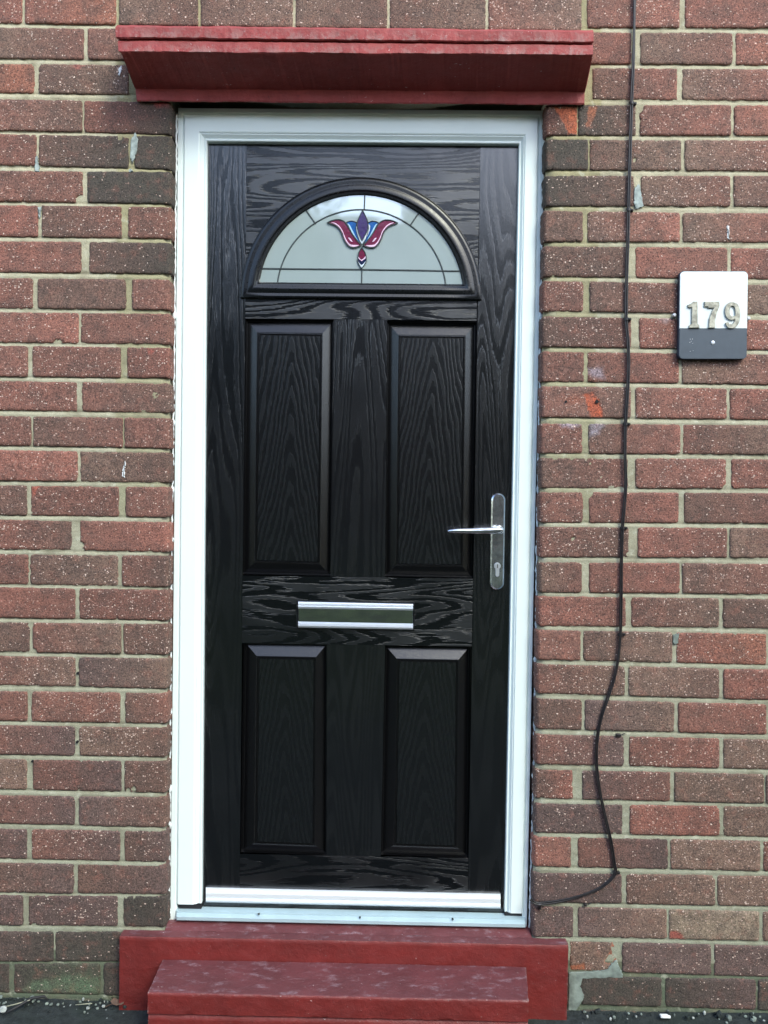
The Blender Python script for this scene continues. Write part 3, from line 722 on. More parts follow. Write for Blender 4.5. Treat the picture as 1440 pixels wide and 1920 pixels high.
# sealant bead, irregular
def bead(pts, Y, r0, name='sealant_bead'):
    P3 = []
    for i in range(len(pts) - 1):
        (xa, ya), (xb, yb) = pts[i], pts[i + 1]; L_ = math.hypot(xb - xa, yb - ya); n_ = max(2, int(L_ / 5))
        for k_ in range(n_): P3.append((xa + (xb - xa) * k_ / n_, ya + (yb - ya) * k_ / n_))
    P3.append(pts[-1]); V3 = []; rr = []
    for (x, y) in P3:
        e = N3(x * .05, y * .11, 3); V3.append(P(x + e * 1.6, y, Y)); rr.append(r0 * (1 + .75 * N3(x * .2, y * .19, 8) + (1.1 if N3(x * .1, y * .043, 70) > .42 else 0)))
    mb = MB(); mb.tube(V3, rr, 8); return mb.build(name, M['sealant'], fr_root, True)
bead([(331.5, 212), (325, 800), (321, 1100), (317.5, 1700), (318, 1731)], .0375, .0022)
bead([(1020.5, 215), (1014, 600), (1009, 900), (1005, 1200), (1001, 1450), (992.5, 1742)], .034, .0026)
# sill
zs = [(.075, 1697, 1711), (.052, 1699, 1713), (.030, 1708.5, 1722.5), (.0295, 1711.5, 1725.5), (.027, 1713, 1727), (.0185, 1718, 1732), (.0175, 1719, 1733), (.0175, 1725, 1739), (.03, 1726, 1740)]
mb = MB(); rows = []
for (Y, yl, yr) in zs: rows.append([P(331, yl, Y), P(985, yr, Y)])
mb.grid(rows); mb.add([r[0] for r in rows], [tuple(range(len(rows)))]); mb.add([r[1] for r in rows], [tuple(range(len(rows)))])
sill = fix_normals(mb.build('sill', M['alu'], fr_root))
for (x, y) in [(485, 1714.5), (675, 1721), (849, 1724)]:
    c = P(x, y, .0225); mb = MB(); mb.tube([(c[0], .0205, c[2] + .002), (c[0], .03, c[2] - .002)], .0022, 10); mb.build('screw_hole', M['dark'], sill)
mb = MB(); a = P(336, 1700, .045); b = P(378, 1697, .045); mb.box(a[0], b[0], .041, .075, P(340, 1702, .045)[2], P(340, 1694, .045)[2]); mb.build('jamb_gap_block', M['rubber'], fr_root)  # black block stands for the dark of the gap under the left jamb
mb = MB(); a = P(946, 1712, .045); b = P(981, 1712, .045); mb.box(a[0], b[0], .041, .075, P(965, 1719, .045)[2], P(965, 1709, .045)[2]); mb.build('jamb_gap_block', M['rubber'], fr_root)  # dark gap under the right jamb, also drawn as a black block

# ---------------- front door ----------------
door = root('front_door', P(665, 1700, YD), 'black woodgrain front door with half moon stained glass and chrome handle', 'door')
mb = MB()
def rect(px4, Y, m, mbx):   # tl,tr,br,bl in px, subdivided quad
    c = [P(x, y, Y) for x, y in px4]; mbx.add(c, [(0, 3, 2, 1)], m)
ys = YD
tl, tr, br, bl = (391, 270), (971, 275), (944, 1706), (381, 1692)
def edge(a, b, y): t = (y - a[1]) / (b[1] - a[1]); return a[0] + (b[0] - a[0]) * t
Lx = lambda y: np.interp(y, [270, 600, 1075, 1210, 1600, 1700], [463, 459.5, 453.5, 453, 450, 449])
Rx = lambda y: np.interp(y, [275, 606, 1085, 1215, 1610, 1700], [901, 893.5, 887, 884, 878, 877])
def slab(x, y, Y=ys): return P(x, y, Y)
mb.add([P(tl[0] - 6, tl[1] - 4, ys), P(Lx(270), 266, ys), P(Lx(1700), 1700, ys), P(bl[0] - 4, 1698, ys)], [(0, 3, 2, 1)], 0)
mb.add([P(Rx(275), 270, ys), P(tr[0] + 5, 271, ys), P(br[0] + 4, 1712, ys), P(Rx(1700), 1708, ys)], [(0, 3, 2, 1)], 0)
yr_ = ys + .0009
q = lambda x0, y0, x1, y1, x2, y2, x3, y3, m: mb.add([P(x0, y0, yr_), P(x1, y1, yr_), P(x2, y2, yr_), P(x3, y3, yr_)], [(0, 3, 2, 1)], m)
q(Lx(266), 266, Rx(270), 271, 893.5, 601, 459.5, 597, 1)              # top rail down to the panels
q(453, 1079, 887, 1085, 884.5, 1212, 453, 1206, 1)                      # middle rail
q(450, 1601, 878, 1609, 877, 1708, 449, 1700, 1)                        # bottom rail
q(626, 598, 726, 599.5, 722, 1083, 619.5, 1081, 0)                      # upper mullion
q(613, 1208, 722, 1210, 714, 1606, 612, 1604, 0)                        # lower mullion
mb.box(P(381, 1690, .06)[0], P(944, 1690, .06)[0], ys + .019, ys + .04, P(600, 1695, .06)[2], P(600, 272, .06)[2], m=0)
sl_ = mb.build('door_slab', [M['v'], M['h']], door)
def panel(tl, tr, br, bl, itl, itr, ibr, ibl):
    o = [P(*p, ys) for p in (tl, tr, br, bl)]; i = [P(*p, ys) for p in (itl, itr, ibr, ibl)]
    lv = [(0, .0009), (.0, .0015), (.05, .0100), (.09, .0138), (.13, .0138), (.90, .0020), (.93, .0012), (1.0, .0010), (1.03, .0030), (1.09, .0032), (1.13, .0008)]
    rows = []
    for t, d in lv:
        row = []
        for k_ in range(4):
            x = o[k_][0] + (i[k_][0] - o[k_][0]) * t; z = o[k_][2] + (i[k_][2] - o[k_][2]) * t; row.append((x, ys + d, z))
        rows.append(row)
    mb = MB(); mb.grid(rows, 0, True); b = (len(rows) - 1) * 4; mb.f.append((b, b + 1, b + 2, b + 3)); mb.m.append(1)
    ob = fix_normals(mb.build('door_panel', [M['peb'], M['field']], door))
    ce = sum((Vector(q) for q in o), Vector()) / 4 - ORG[door]; ob.data.transform(Matrix.Translation(-ce)); ob.location = ce; return ob
panel((460, 598), (626, 598), (620, 1080), (454, 1076.5), (484, 625), (603, 627), (598, 1056), (479, 1053))
panel((726, 602), (893.5, 604), (886.5, 1084), (722, 1080.5), (749, 630), (871, 631), (866, 1061), (744, 1059))
panel((457, 1206), (613, 1208), (612, 1604), (451, 1598), (483, 1232), (591, 1234), (589, 1584), (479, 1580))
panel((722, 1212), (882, 1214), (878, 1609), (714, 1603), (746, 1237), (858, 1239), (855, 1588), (740, 1584))
# arched window
ctr = P(677, 558, ys); sc_ = (D + ys) / F * 1.002
def arc_pts(rpx, ybot_px, xl_px, xr_px, n=64, Y=ys, yc=558, xc=677):
    """outline (x,z): arch of radius rpx about the centre, closed by a level line at ybot_px"""
    out = []
    a0 = math.asin(max(-1, min(1, (yc - ybot_px) / rpx)))
    for k_ in range(n + 1):
        a = math.pi - a0 - (math.pi - 2 * a0) * k_ / n
        out.append((xc + rpx * math.cos(a), yc - rpx * math.sin(a) + .0095 * rpx * math.cos(a)))
    return out
lanes_a = [(226, 561, .0), (226, 560, .004), (224, 559, .0085), (219, 556, .0105), (214, 551, .0085), (212, 549, .0095), (207, 544, .0130), (202, 540, .0125), (199, 537, .0090), (196, 534.5, .0085), (193.5, 532.5, .0030), (192, 531, .0022)]
rows = []
for (r_, yb, h) in lanes_a:
    pts = arc_pts(r_, min(yb, 558 + 3), 0, 0)
    # slide foot to yb
    pts[0] = (677 - math.sqrt(max(r_ ** 2 - (558 - min(yb, 558)) ** 2, 1)), yb - 2.0); pts[-1] = (677 + math.sqrt(max(r_ ** 2 - (558 - min(yb, 558)) ** 2, 1)), yb + 2.0)
    row = []
    for (x, y) in pts: p = P(x, y, ys - h); row.append(p)
    # bottom rail samples
    (xa, ya), (xb, yb_) = pts[-1], pts[0]
    for k_ in range(1, 8): t = k_ / 8; row.append(P(xa + (xb - xa) * t, ya + (yb_ - ya) * t, ys - h))
    rows.append(row)
mb = MB(); mb.grid(rows, 0, True)
win = fix_normals(mb.build('arched_window_moulding', M['moulding'], door, True))
import bmesh
bmx = bmesh.new(); bmx.from_mesh(win.data)
for e in bmx.edges:
    if e.calc_face_angle(0) > math.radians(38): e.smooth = False
bmx.to_mesh(win.data); bmx.free()
gp = arc_pts(193.5, 532, 0, 0)
gp[0] = (gp[0][0], 530.5); gp[-1] = (gp[-1][0], 534)
yg = ys - .0015
mb = MB(); mb.add([P(x, y, yg) for x, y in gp], [tuple(range(len(gp)))]); glass = fix_normals(mb.build('obscured_glass', M['glass'], win))
if glass.data.polygons[0].normal.y > 0: glass.data.flip_normals()
def strip(pts, wpx, name='lead_strip', Y=None, h=.0016, m='lead'):
    Y = yg if Y is None else Y
    mb = MB(); rows = []; n_ = len(pts)
    for i in range(n_):
        a = pts[max(i - 1, 0)]; b = pts[min(i + 1, n_ - 1)]; dx, dy = b[0] - a[0], b[1] - a[1]; L_ = math.hypot(dx, dy); nx_, ny_ = -dy / L_, dx / L_
        x, y = pts[i]; r = []
        for s_, hh in ((-1, 0), (-.6, 1), (.6, 1), (1, 0)):
            r.append(P(x + nx_ * s_ * wpx / 2, y + ny_ * s_ * wpx / 2, Y - hh * h))
        rows.append(r)
    mb.grid(rows); o = fix_normals(mb.build(name, M[m], win, True)); return o
inn = arc_pts(159, 532, 0, 0, 48, yc=552, xc=678); inn[0] = (inn[0][0], 531); inn[-1] = (inn[-1][0], 534)
strip(inn, 2.8)
strip([(488, 503.5), (600, 504.7), (677, 505.5), (780, 507), (864, 508.5)], 3.2)
strip([(684, 364), (683, 394)], 2.6); strip([(678.5, 507), (678, 532)], 2.6)
strip([(573, 393), (592, 420)], 2.8); strip([(786, 398), (769, 423)], 2.8)
def Q(pts): return [(600 + x / 9, 370 + y / 9) for x, y in pts]
def catmull(pts, k=5):
    n_ = len(pts); out = []
    for i in range(n_):
        p0, p1, p2, p3 = [pts[(i + d) % n_] for d in (-1, 0, 1, 2)]
        sharp = len(p1) > 2 or len(p2) > 2
        for j in range(k):
            t = j / k
            f_ = lambda a, b, c, d: .5 * ((2 * b) + (-a + c) * t + (2 * a - 5 * b + 4 * c - d) * t * t + (-a + 3 * b - 3 * c + d) * t ** 3)
            q0 = p1 if len(p1) > 2 else p0; q3 = p2 if len(p2) > 2 else p3
            out.append((f_(q0[0], p1[0], p2[0], q3[0]), f_(q0[1], p1[1], p2[1], q3[1])))
    return out
def gpiece(name, pts, m, h=.0022, th=.0008, label=None):
    px = Q(catmull(pts)); mb = MB(); Y = yg - h
    mb.prism([(P(x, y, Y)[0], P(x, y, Y)[2]) for x, y in px], Y, Y + th, 0, 0)
    o = fix_normals(mb.build(name, M[m], win)); 
    if label: o['label'] = label
    return px
def mirror(pts, c=713): return [(2 * c - p[0] + 12 * min(1, abs(c - p[0]) / 500), p[1] + 8 * abs(c - p[0]) / 590, *p[2:]) for p in pts]
petal = [(125, 425, 1), (210, 388), (300, 374), (370, 386), (430, 428), (490, 520), (560, 640), (630, 735), (700, 812, 1), (600, 846), (520, 842), (455, 795), (400, 700), (365, 600), (315, 520), (245, 468), (170, 443)]
band = [(185, 420, 1), (250, 430), (320, 478), (380, 560), (410, 640), (450, 725), (500, 785), (560, 803), (660, 806, 1), (600, 830), (520, 826), (468, 782), (415, 690), (380, 590), (325, 505), (255, 450)]
fleck = [(475, 680, 1), (510, 690), (550, 750, 1), (515, 735)]
lobe = [(440, 425, 1), (495, 402), (560, 400), (625, 430, 1), (608, 520), (640, 660), (700, 795, 1), (640, 735), (545, 610), (480, 480)]
lobeband = [(455, 448, 1), (490, 452), (540, 540), (600, 660), (660, 760, 1), (610, 705), (535, 590), (480, 500)]
alm = [(718, 215, 1), (650, 360), (628, 450), (640, 560), (670, 650), (710, 735, 1), (755, 650), (800, 560), (812, 450), (785, 350)]
almband = [(612, 470, 1), (625, 510), (655, 620), (709, 725, 1), (770, 620), (815, 510), (815, 450, 1), (845, 480), (835, 560), (790, 670), (708, 785, 1), (640, 680), (610, 560)]
for k_, mir in enumerate((False, True)):
    g_ = (lambda p: mirror(p)) if mir else (lambda p: p)
    lo = gpiece('stained_lobe', g_(lobe), 'blue', .0022); gpiece('lobe_edge', g_(lobeband), 'lightblue', .0027)  # light blue band along the lobe is part of the pattern
    pt = gpiece('stained_petal', g_(petal), 'maroon', .0024); gpiece('petal_edge', g_(band), 'pink', .0030); gpiece('petal_fleck', g_(fleck), 'pink', .0031)  # pink band and small pink fleck laid over the maroon petal
    strip(lo + lo[:1], 1.5, Y=yg - .0022); strip(pt + pt[:1], 2.2, Y=yg - .0024)
gpiece('stained_rim', almband, 'palegrey', .0033); al_ = gpiece('stained_heart', alm, 'purple', .0036); strip(al_ + al_[:1], 1.6, Y=yg - .0034)
drop = [(705, 845, 1), (655, 930), (642, 1010), (640, 1090), (700, 1205, 1), (775, 1090), (778, 1000), (760, 930)]
gpiece('drop_back', drop, 'navyglass', .0022); gpiece('drop_tip', [(645, 1085, 1), (702, 1140), (768, 1080, 1), (745, 1150), (702, 1185, 1), (660, 1150)], 'palegrey', .0028)
dp = gpiece('stained_drop', [(706, 860, 1), (662, 940), (652, 1000), (702, 1040), (765, 1000), (750, 940)], 'maroon', .0026)
gpiece('drop_edge', [(643, 992, 1), (700, 1052), (772, 990, 1), (765, 1030), (702, 1075, 1), (650, 1030)], 'pink', .0031)
px = Q(catmull(drop)); strip(px + px[:1], 1.8, Y=yg - .0024)

# letterbox
lb_c = [(556, 1125.5), (778, 1130), (777, 1182.5), (555, 1178)]
mb = MB(); pr = [(P(x, y, ys - .004)[0], P(x, y, ys - .004)[2]) for x, y in lb_c]; mb.prism(pr, ys - .0045, ys + .002, 0, .0012)
lbx = fix_normals(mb.build('letterbox', M['moulding'], door))
def bar_px(pts, Y0, Y1, name, m, par, bev=.0008):
    mb = MB(); mb.prism([(P(x, y, Y0)[0], P(x, y, Y0)[2]) for x, y in pts], Y0, Y1, 0, bev); return fix_normals(mb.build(name, m, par))
bar_px([(560, 1140.5), (774, 1144.5), (774, 1170), (560, 1166)], ys - .0075, ys - .0045, 'flap', M['mirror'], lbx, .0003)
def prof_bar(xl, xr, prof_, name, m, par):
    rows = [[P(xl, yl, Y), P(xr, yr, Y)] for Y, yl, yr in prof_]; mb = MB(); mb.grid(rows)
    mb.add([r[0] for r in rows], [tuple(range(len(rows)))]); mb.add([r[1] for r in rows], [tuple(range(len(rows)))]); return fix_normals(mb.build(name, m, par))
prof_bar(559, 774.5, [(ys - .004, 1127.5, 1132), (ys - .008, 1128.5, 1133), (ys - .010, 1130.5, 1135), (ys - .010, 1131, 1135.5), (ys - .0085, 1132, 1136.3), (ys - .0105, 1133, 1137), (ys - .011, 1135.5, 1139.5), (ys - .0095, 1136.5, 1140.5), (ys - .012, 1137.5, 1141.5), (ys - .011, 1140.5, 1144.5), (ys - .0046, 1141, 1145)], 'grip_bar', M['satin'], lbx)
prof_bar(559, 774.5, [(ys - .0046, 1164.5, 1168.5), (ys - .008, 1165.5, 1169.5), (ys - .0125, 1169, 1173), (ys - .0135, 1173, 1177), (ys - .0125, 1176, 1180), (ys - .004, 1177, 1181)], 'lower_bar', M['satin'], lbx)

# handle
def capsule(cx0, cy0, cx1, cy1, r, Y, n=14):
    out = []
    for k_ in range(n + 1): a = math.pi * k_ / n; out.append((cx0 + r * math.cos(a), cy0 - r * math.sin(a)))
    for k_ in range(n + 1): a = math.pi + math.pi * k_ / n; out.append((cx1 + r * math.cos(a), cy1 - r * math.sin(a)))
    return [(P(x, y, Y)[0], P(x, y, Y)[2]) for x, y in out]
mb = MB(); mb.prism(capsule(934.5, 938, 932, 1092.5, 13, ys - .009), ys - .0105, ys, 0, .0035)
hp = fix_normals(mb.build('handle_plate', M['chrome'], door)); hp['label'] = 'long chrome backplate with rounded ends'
c0 = P(935, 993.5, ys - .01)
mb = MB(); mb.tube([(c0[0], ys - .009, c0[2]), (c0[0], ys - .030, c0[2]), (c0[0], ys - .034, c0[2])], [.0115, .0105, .006], 24)
rw = []; hx = [(941, 993.2, 3.2, 4), (938, 993.4, 6.4, 6), (930, 994.2, 7.2, 6.5), (920, 994.8, 6.6, 6), (900, 995.2, 6.2, 5.5), (880, 995.4, 5.6, 5), (862, 995.4, 4.8, 4.5), (850, 995.6, 3.8, 3.6), (843, 995.8, 3.0, 3), (839.5, 996, 1.4, 1.4)]
for (x, y, rv, rd) in hx:
    cc = P(x, y, ys - .040); r_ = []
    for k_ in range(16):
        a = 2 * math.pi * k_ / 16; r_.append((cc[0], cc[1] + math.cos(a) * rd * .0013, cc[2] + math.sin(a) * rv * .00128))
    rw.append(r_)
mb.grid(rw, 0, True); mb.add(rw[0], [tuple(range(16))]); mb.add(rw[-1], [tuple(range(16))[::-1]])
fix_normals(mb.build('lever', M['chrome'], hp, True))
c1 = P(932.5, 1061, ys - .0105)
mb = MB(); mb.tube([(c1[0], ys - .010, c1[2]), (c1[0], ys - .0145, c1[2])], [.0083, .0080], 24)
mb.prism([(c1[0] - .0046, c1[2]), (c1[0] - .0044, c1[2] - .024), (c1[0] - .002, c1[2] - .0265), (c1[0] + .002, c1[2] - .0265), (c1[0] + .0044, c1[2] - .024), (c1[0] + .0046, c1[2])], ys - .0142, ys - .010, 0, .0006)
cyl = fix_normals(mb.build('lock_cylinder', M['satin'], hp))
mb = MB(); mb.box(c1[0] - .0008, c1[0] + .0008, ys - .0150, ys - .0140, c1[2] - .005, c1[2] + .004); mb.build('keyhole', M['dark'], cyl)
# weather bar
wb = prof_bar(386, 938.5, [(ys, 1663.5, 1675.5), (ys - .006, 1665, 1677), (ys - .0125, 1669, 1680.5), (ys - .0150, 1675, 1686.5), (ys - .0150, 1681, 1692.5), (ys - .0130, 1684, 1695.5), (ys - .0155, 1686, 1697.5), (ys - .0165, 1689, 1701), (ys - .014, 1691, 1703), (ys, 1692, 1704)], 'weather_bar', M['barwhite'], door)
mb = MB(); a = P(382, 1690, ys); b = P(944, 1702, ys); mb.box(a[0], b[0], ys + .001, ys + .02, P(640, 1712, ys)[2], P(640, 1696, ys)[2]); mb.build('bottom_seal', M['rubber'], door)

# ---------------- steps ----------------
def slab_block(name, xl, xr, yf, yb, zt, zb, mats, label, cat, tap=0.0, lip=None, xlb=None, xrb=None, seed=0):
    mb = MB(); nx, nd, nh = 110, 24, 26
    def J(x, y, z, a=.0012): return (x + N3(y * 40 + seed, z * 40, x * 3) * a * .8, y + N3(x * 28, z * 30, seed) * a + N3(x * 90, z * 90, seed + 3) * a * .5, z + N3(x * 22, y * 25, seed + 7) * a + N3(x * 80, y * 80, seed + 9) * a * .4)
    xl_b = xl if xlb is None else xlb; xr_b = xr if xrb is None else xrb
    rows = []
    prof_ = [(yf + (yb - yf) * (1 - j / nd) , zt) for j in range(nd)] + [(yf + .002, zt - .0004), (yf, zt - .003)]
    for j in range(1, nh + 1):
        z = zt - .003 - (zt - .003 - zb) * j / nh; y = yf
        if lip and abs(z - lip) < .0035: y = yf + .008
        elif lip and z < lip: y = yf + .003
        prof_.append((y, z))
    for (y, z) in prof_:
        t = (y - yf) / (yb - yf); xa = xl + (xl_b - xl) * max(t, 0); xb = xr + (xr_b - xr) * max(t, 0)
        rows.append([J(xa + (xb - xa) * i / nx, y, z) for i in range(nx + 1)])
    b = len(mb.v); mb.grid(rows); 
    for i in range(len(mb.f)):
        mb.m[i] = 1 if i < nx * nd else 0
    for e in (0, -1):
        r = [rw_[e] for rw_ in rows] + [(rows[0][e][0], yb, zb)]; mb.add(r, [tuple(range(len(r)))], 0)
    o = fix_normals(mb.build(name, mats, None, False, ((xl + xr) / 2, yf, zb)))
    o.data.polygons.foreach_set('use_smooth', [True] * len(o.data.polygons))
    b_ = bmesh.new(); b_.from_mesh(o.data)
    for e in b_.edges:
        if e.calc_face_angle(0) > math.radians(50): e.smooth = False
    b_.to_mesh(o.data); b_.free()
    return props(o, label, cat)
yu = -.029; zu = (P(228, 1752, yu)[2] + P(1064, 1776, yu)[2]) / 2
xul, xur = P(224, 1800, yu)[0], P(1065, 1800, yu)[0]
slab_block('doorstep', xul, xur, yu, .0015, zu, -.03, [M['step'], M['tread']], 'wide red painted doorstep slab built into the wall under the door sill', 'doorstep', seed=3)
# tread inside the opening, sloping up to the sill
mb = MB(); rows = []
for j in range(9):
    Y = .0015 + .075 * j / 8; z = zu + .0095 * min(1, j / 3)
    rows.append([(oxL + .002 + (oxR - oxL - .004) * i / 60, Y, z + N3(i * .7, j, 3) * .0006) for i in range(61)])
mb.grid(rows); tre = mb.build('sill_ledge', M['tread'], bpy.data.objects['doorstep'], True)
tre.data.flip_normals() if tre.data.polygons[0].normal.z < 0 else None
yl_ = -.166; zl = (P(277, 1861, yl_)[2] + P(990, 1877, yl_)[2]) / 2
xll, xlr = P(277, 1865, yl_)[0], P(991, 1880, yl_)[0]
xlb, xrb = P(306, 1797, yu)[0], P(986, 1812, yu)[0]
slab_block('lower_step', xll, xlr, yl_, yu - .002, zl, -.03, [M['step'], M['tread']], 'narrower scuffed red step in front of the doorstep', 'step', lip=zl - .052, xlb=xlb, xrb=xrb, seed=11)

# ---------------- cable ----------------
cp = [(1191, -40), (1190, 0), (1189, 60), (1187, 130), (1184, 192), (1182, 260), (1180, 330), (1178.5, 390), (1177, 460), (1175, 520), (1174, 597), (1177.5, 640), (1178.5, 680), (1177, 730), (1173, 792), (1172, 850), (1173.5, 900), (1171.5, 940), (1167, 990), (1165, 1060), (1164.5, 1120), (1163.5, 1185), (1160, 1230), (1152, 1270), (1139, 1310), (1126, 1350), (1119, 1395), (1119, 1440), (1126, 1490), (1137, 1540), (1146, 1580), (1152, 1620), (1154, 1634), (1146, 1648), (1125, 1665), (1100, 1676), (1070, 1685), (1040, 1691), (1012, 1694), (1001, 1692), (995, 1686)]
cs = []
for i in range(len(cp) - 1):
    p0, p1, p2, p3 = cp[max(i - 1, 0)], cp[i], cp[i + 1], cp[min(i + 2, len(cp) - 1)]
    for j in range(6):
        t = j / 6; f_ = lambda a, b, c, d: .5 * ((2 * b) + (-a + c) * t + (2 * a - 5 * b + 4 * c - d) * t * t + (-a + 3 * b - 3 * c + d) * t ** 3)
        cs.append((f_(p0[0], p1[0], p2[0], p3[0]), f_(p0[1], p1[1], p2[1], p3[1])))
cs.append(cp[-1]); YC = -.0068
base = [Vector(P(x, y, YC)) for x, y in cs]
top_ext = [Vector((base[0].x + .001 * k_, YC, base[0].z + .1 * k_)) for k_ in range(20, 0, -1)]
path = top_ext + base; s1, s2 = [], []
for i, p in enumerate(path):
    t = (path[min(i + 1, len(path) - 1)] - path[max(i - 1, 0)]).normalized(); nrm = Vector((t.z, 0, -t.x))
    a = N3(i * .05, 3, 3) * 1.1; o_ = nrm * math.cos(a) * .0021 + Vector((0, -1, 0)) * math.sin(a) * .0021
    s1.append(p + o_); s2.append(p - o_)
mb = MB(); mb.tube(s1, .0021, 8); mb.tube(s2, .0021, 8)
cab = mb.build('cable', M['cable'], None, True, tuple(path[-1])); props(cab, 'black twin cable clipped down the bricks and curling in to the door frame', 'cable')
for (x, y, ang) in [(1184, 193, 0), (1178.5, 393, 0), (1174, 598, 0), (1172.5, 795, 0), (1167, 990, 0), (1163, 1190, 0), (1153.5, 1635, 20), (1012, 1697, 85)]:
    c = P(x, y, YC); mb = MB(); w_ = .0068
    rot = Matrix.Rotation(math.radians(ang), 4, 'Y')
    rows = []
    for k_ in range(9):
        a = math.pi * k_ / 8; rows.append([Vector((math.cos(a) * .0062, -math.sin(a) * .0066 + .002, dz)) for dz in (-.0032, .0032)])
    b0 = len(mb.v); rows = [[tuple(Vector(c) + rot @ v) for v in r] for r in rows]; mb.grid(rows)
    mb.v += []; pc = Vector(c) + rot @ Vector((.0095, 0, 0))
    mb.box(pc.x - .0035, pc.x + .0035, -.006, .004, pc.z - .003, pc.z + .003, .0007)
    mb.tube([(pc.x, -.0085, pc.z), (pc.x, .002, pc.z)], .0018, 8)
    mb.build('cable_clip', M['cable'], cab)
for (x, y, lb) in [(1160, 1379, 'loose black clip left in the mortar right of the cable'), (1098, 1697, 'broken black clip in the mortar below the curl of cable')]:
    c = P(x, y, -.004); mb = MB(); mb.box(c[0] - .006 if y < 1500 else c[0] - .003, c[0] + .006 if y < 1500 else c[0] + .003, -.006, .004, c[2] - .0035, c[2] + .0035, .001)
    mb.tube([(c[0] + .007, -.003, c[2] + .001), (c[0] + .012, -.002, c[2] + .004), (c[0] + .017, .002, c[2] + .003)], .0012, 6)
    props(mb.build('loose_clip', M['cable'], None, False, c), lb, 'cable clip', 'old clips left in the wall')

# ---------------- house number sign ----------------
sg = root('house_number_sign', P(1337, 672, -.01), 'white over dark grey rounded number plaque reading 179 on the bricks', 'sign')
def rrect(xa, ya, xb, yb, r, sk=0, n=7, corners=(1, 1, 1, 1)):
    out = []
    for (cx, cy, a0, on) in ((xb - r, ya + r, 0, corners[1]), (xa + r, ya + r, 90, corners[0]), (xa + r, yb - r, 180, corners[3]), (xb - r, yb - r, 270, corners[2])):
        if not on: 
            out.append((xb if a0 in (0, 270) else xa, ya if a0 in (0, 90) else yb)); continue
        for k_ in range(n + 1):
            a = math.radians(a0 + 90 * k_ / n); out.append((cx + r * math.cos(a), cy - r * math.sin(a)))
    return [(x - (y - 510) * .014, y) for x, y in out]
YS = -.0165
def sgp(pts, Y0, Y1, name, m, bev=.0006, par=sg):
    mb = MB(); mb.prism([(P(x, y, Y0)[0], P(x, y, Y0)[2]) for x, y in pts], Y0, Y1, 0, bev); return fix_normals(mb.build(name, m, par))
sgp(rrect(1273.5, 508, 1402, 673.5, 8), YS + .003, -.003, 'backplate', M['signback'], .001)
sgp(rrect(1275.5, 509, 1402.5, 616, 8, corners=(1, 1, 0, 0)), YS, YS + .003, 'white_panel', M['panelwhite'], .0008)
gpn = sgp(rrect(1275.5, 616.3, 1402.5, 673, 8, corners=(0, 0, 1, 1)), YS, YS + .003, 'grey_panel', M['navy'], .0008)
def ZQ(pts): return [(1160 + x / 5.143, 460 + y / 5.143) for x, y in pts]
YN = YS - .0045
sgp(ZQ([(668, 572), (700, 560), (722, 540), (762, 540), (764, 752), (780, 770), (780, 797), (680, 797), (680, 772), (704, 755), (706, 600), (668, 600)]), YN, YS, 'digit', M['brass'], .0012)
sgp(ZQ([(828, 542), (974, 542), (974, 582), (948, 650), (932, 720), (930, 797), (868, 797), (874, 710), (900, 640), (918, 604), (862, 604), (862, 592), (828, 592)]), YN, YS, 'digit', M['brass'], .0012)
mb = MB()   # 9: ring plus tail, as a swept band
path9 = [(1040, 742, 16), (1062, 775, 20), (1105, 778, 22), (1138, 735, 24), (1148, 660, 24), (1136, 590, 23), (1100, 566, 20), (1062, 580, 23), (1046, 630, 24), (1060, 685, 23), (1096, 704, 18), (1128, 688, 12)]
pp = []
for i in range(len(path9) - 1):
    p0, p1, p2, p3 = path9[max(i - 1, 0)], path9[i], path9[i + 1], path9[min(i + 2, len(path9) - 1)]
    for j in range(5):
        t = j / 5; pp.append(tuple(.5 * ((2 * p1[c]) + (-p0[c] + p2[c]) * t + (2 * p0[c] - 5 * p1[c] + 4 * p2[c] - p3[c]) * t * t + (-p0[c] + 3 * p1[c] - 3 * p2[c] + p3[c]) * t ** 3) for c in range(3)))
pp.append(path9[-1]); rows = []
for i, (x, y, h_) in enumerate(pp):
    a, b = pp[max(i - 1, 0)], pp[min(i + 1, len(pp) - 1)]; dx, dy = b[0] - a[0], b[1] - a[1]; L_ = math.hypot(dx, dy); nx_, ny_ = -dy / L_, dx / L_; r = []
    for s_, Y in ((-1, YS), (-1, YN + .0012), (-.75, YN), (.75, YN), (1, YN + .0012), (1, YS)):
        X_, Y_ = ZQ([(x + nx_ * h_ * s_, y + ny_ * h_ * s_)])[0]; r.append(P(X_, Y_, Y + i * 1e-6))
    rows.append(r)
mb.grid(rows); mb.add(rows[0], [tuple(range(6))]); mb.add(rows[-1], [tuple(range(6))])
fix_normals(mb.build('digit', M['brass'], sg))
c = P(*ZQ([(908, 940)])[0], YS); mb = MB(); mb.tube([(c[0], YS + .001, c[2]), (c[0], YS - .001, c[2]), (c[0], YS - .0016, c[2])], [.0045, .0045, .003], 16); mb.build('screw', M['screw'], sg)
for (x, y) in [(690, 905), (712, 903), (686, 935), (714, 945), (690, 1022), (718, 1015), (700, 925)]:
    c = P(*ZQ([(x, y)])[0], YS); mb = MB(); mb.tube([(c[0], YS + .0005, c[2]), (c[0], YS - .0003, c[2])], .0007, 8); mb.build('raised_dot', M['screw'], gpn)
for (x, y) in [(1264, 591), (1402.5, 597)]:
    c = P(x, y, -.004); mb = MB(); mb.tube([(c[0], .003, c[2]), (c[0], -.0075, c[2]), (c[0], -.009, c[2])], [.0045, .0045, .003], 12)
    mb.tube([(c[0], -.008, c[2]), (c[0], -.0095, c[2])], .0012, 6); mb.build('screw', M['screw'], sg)

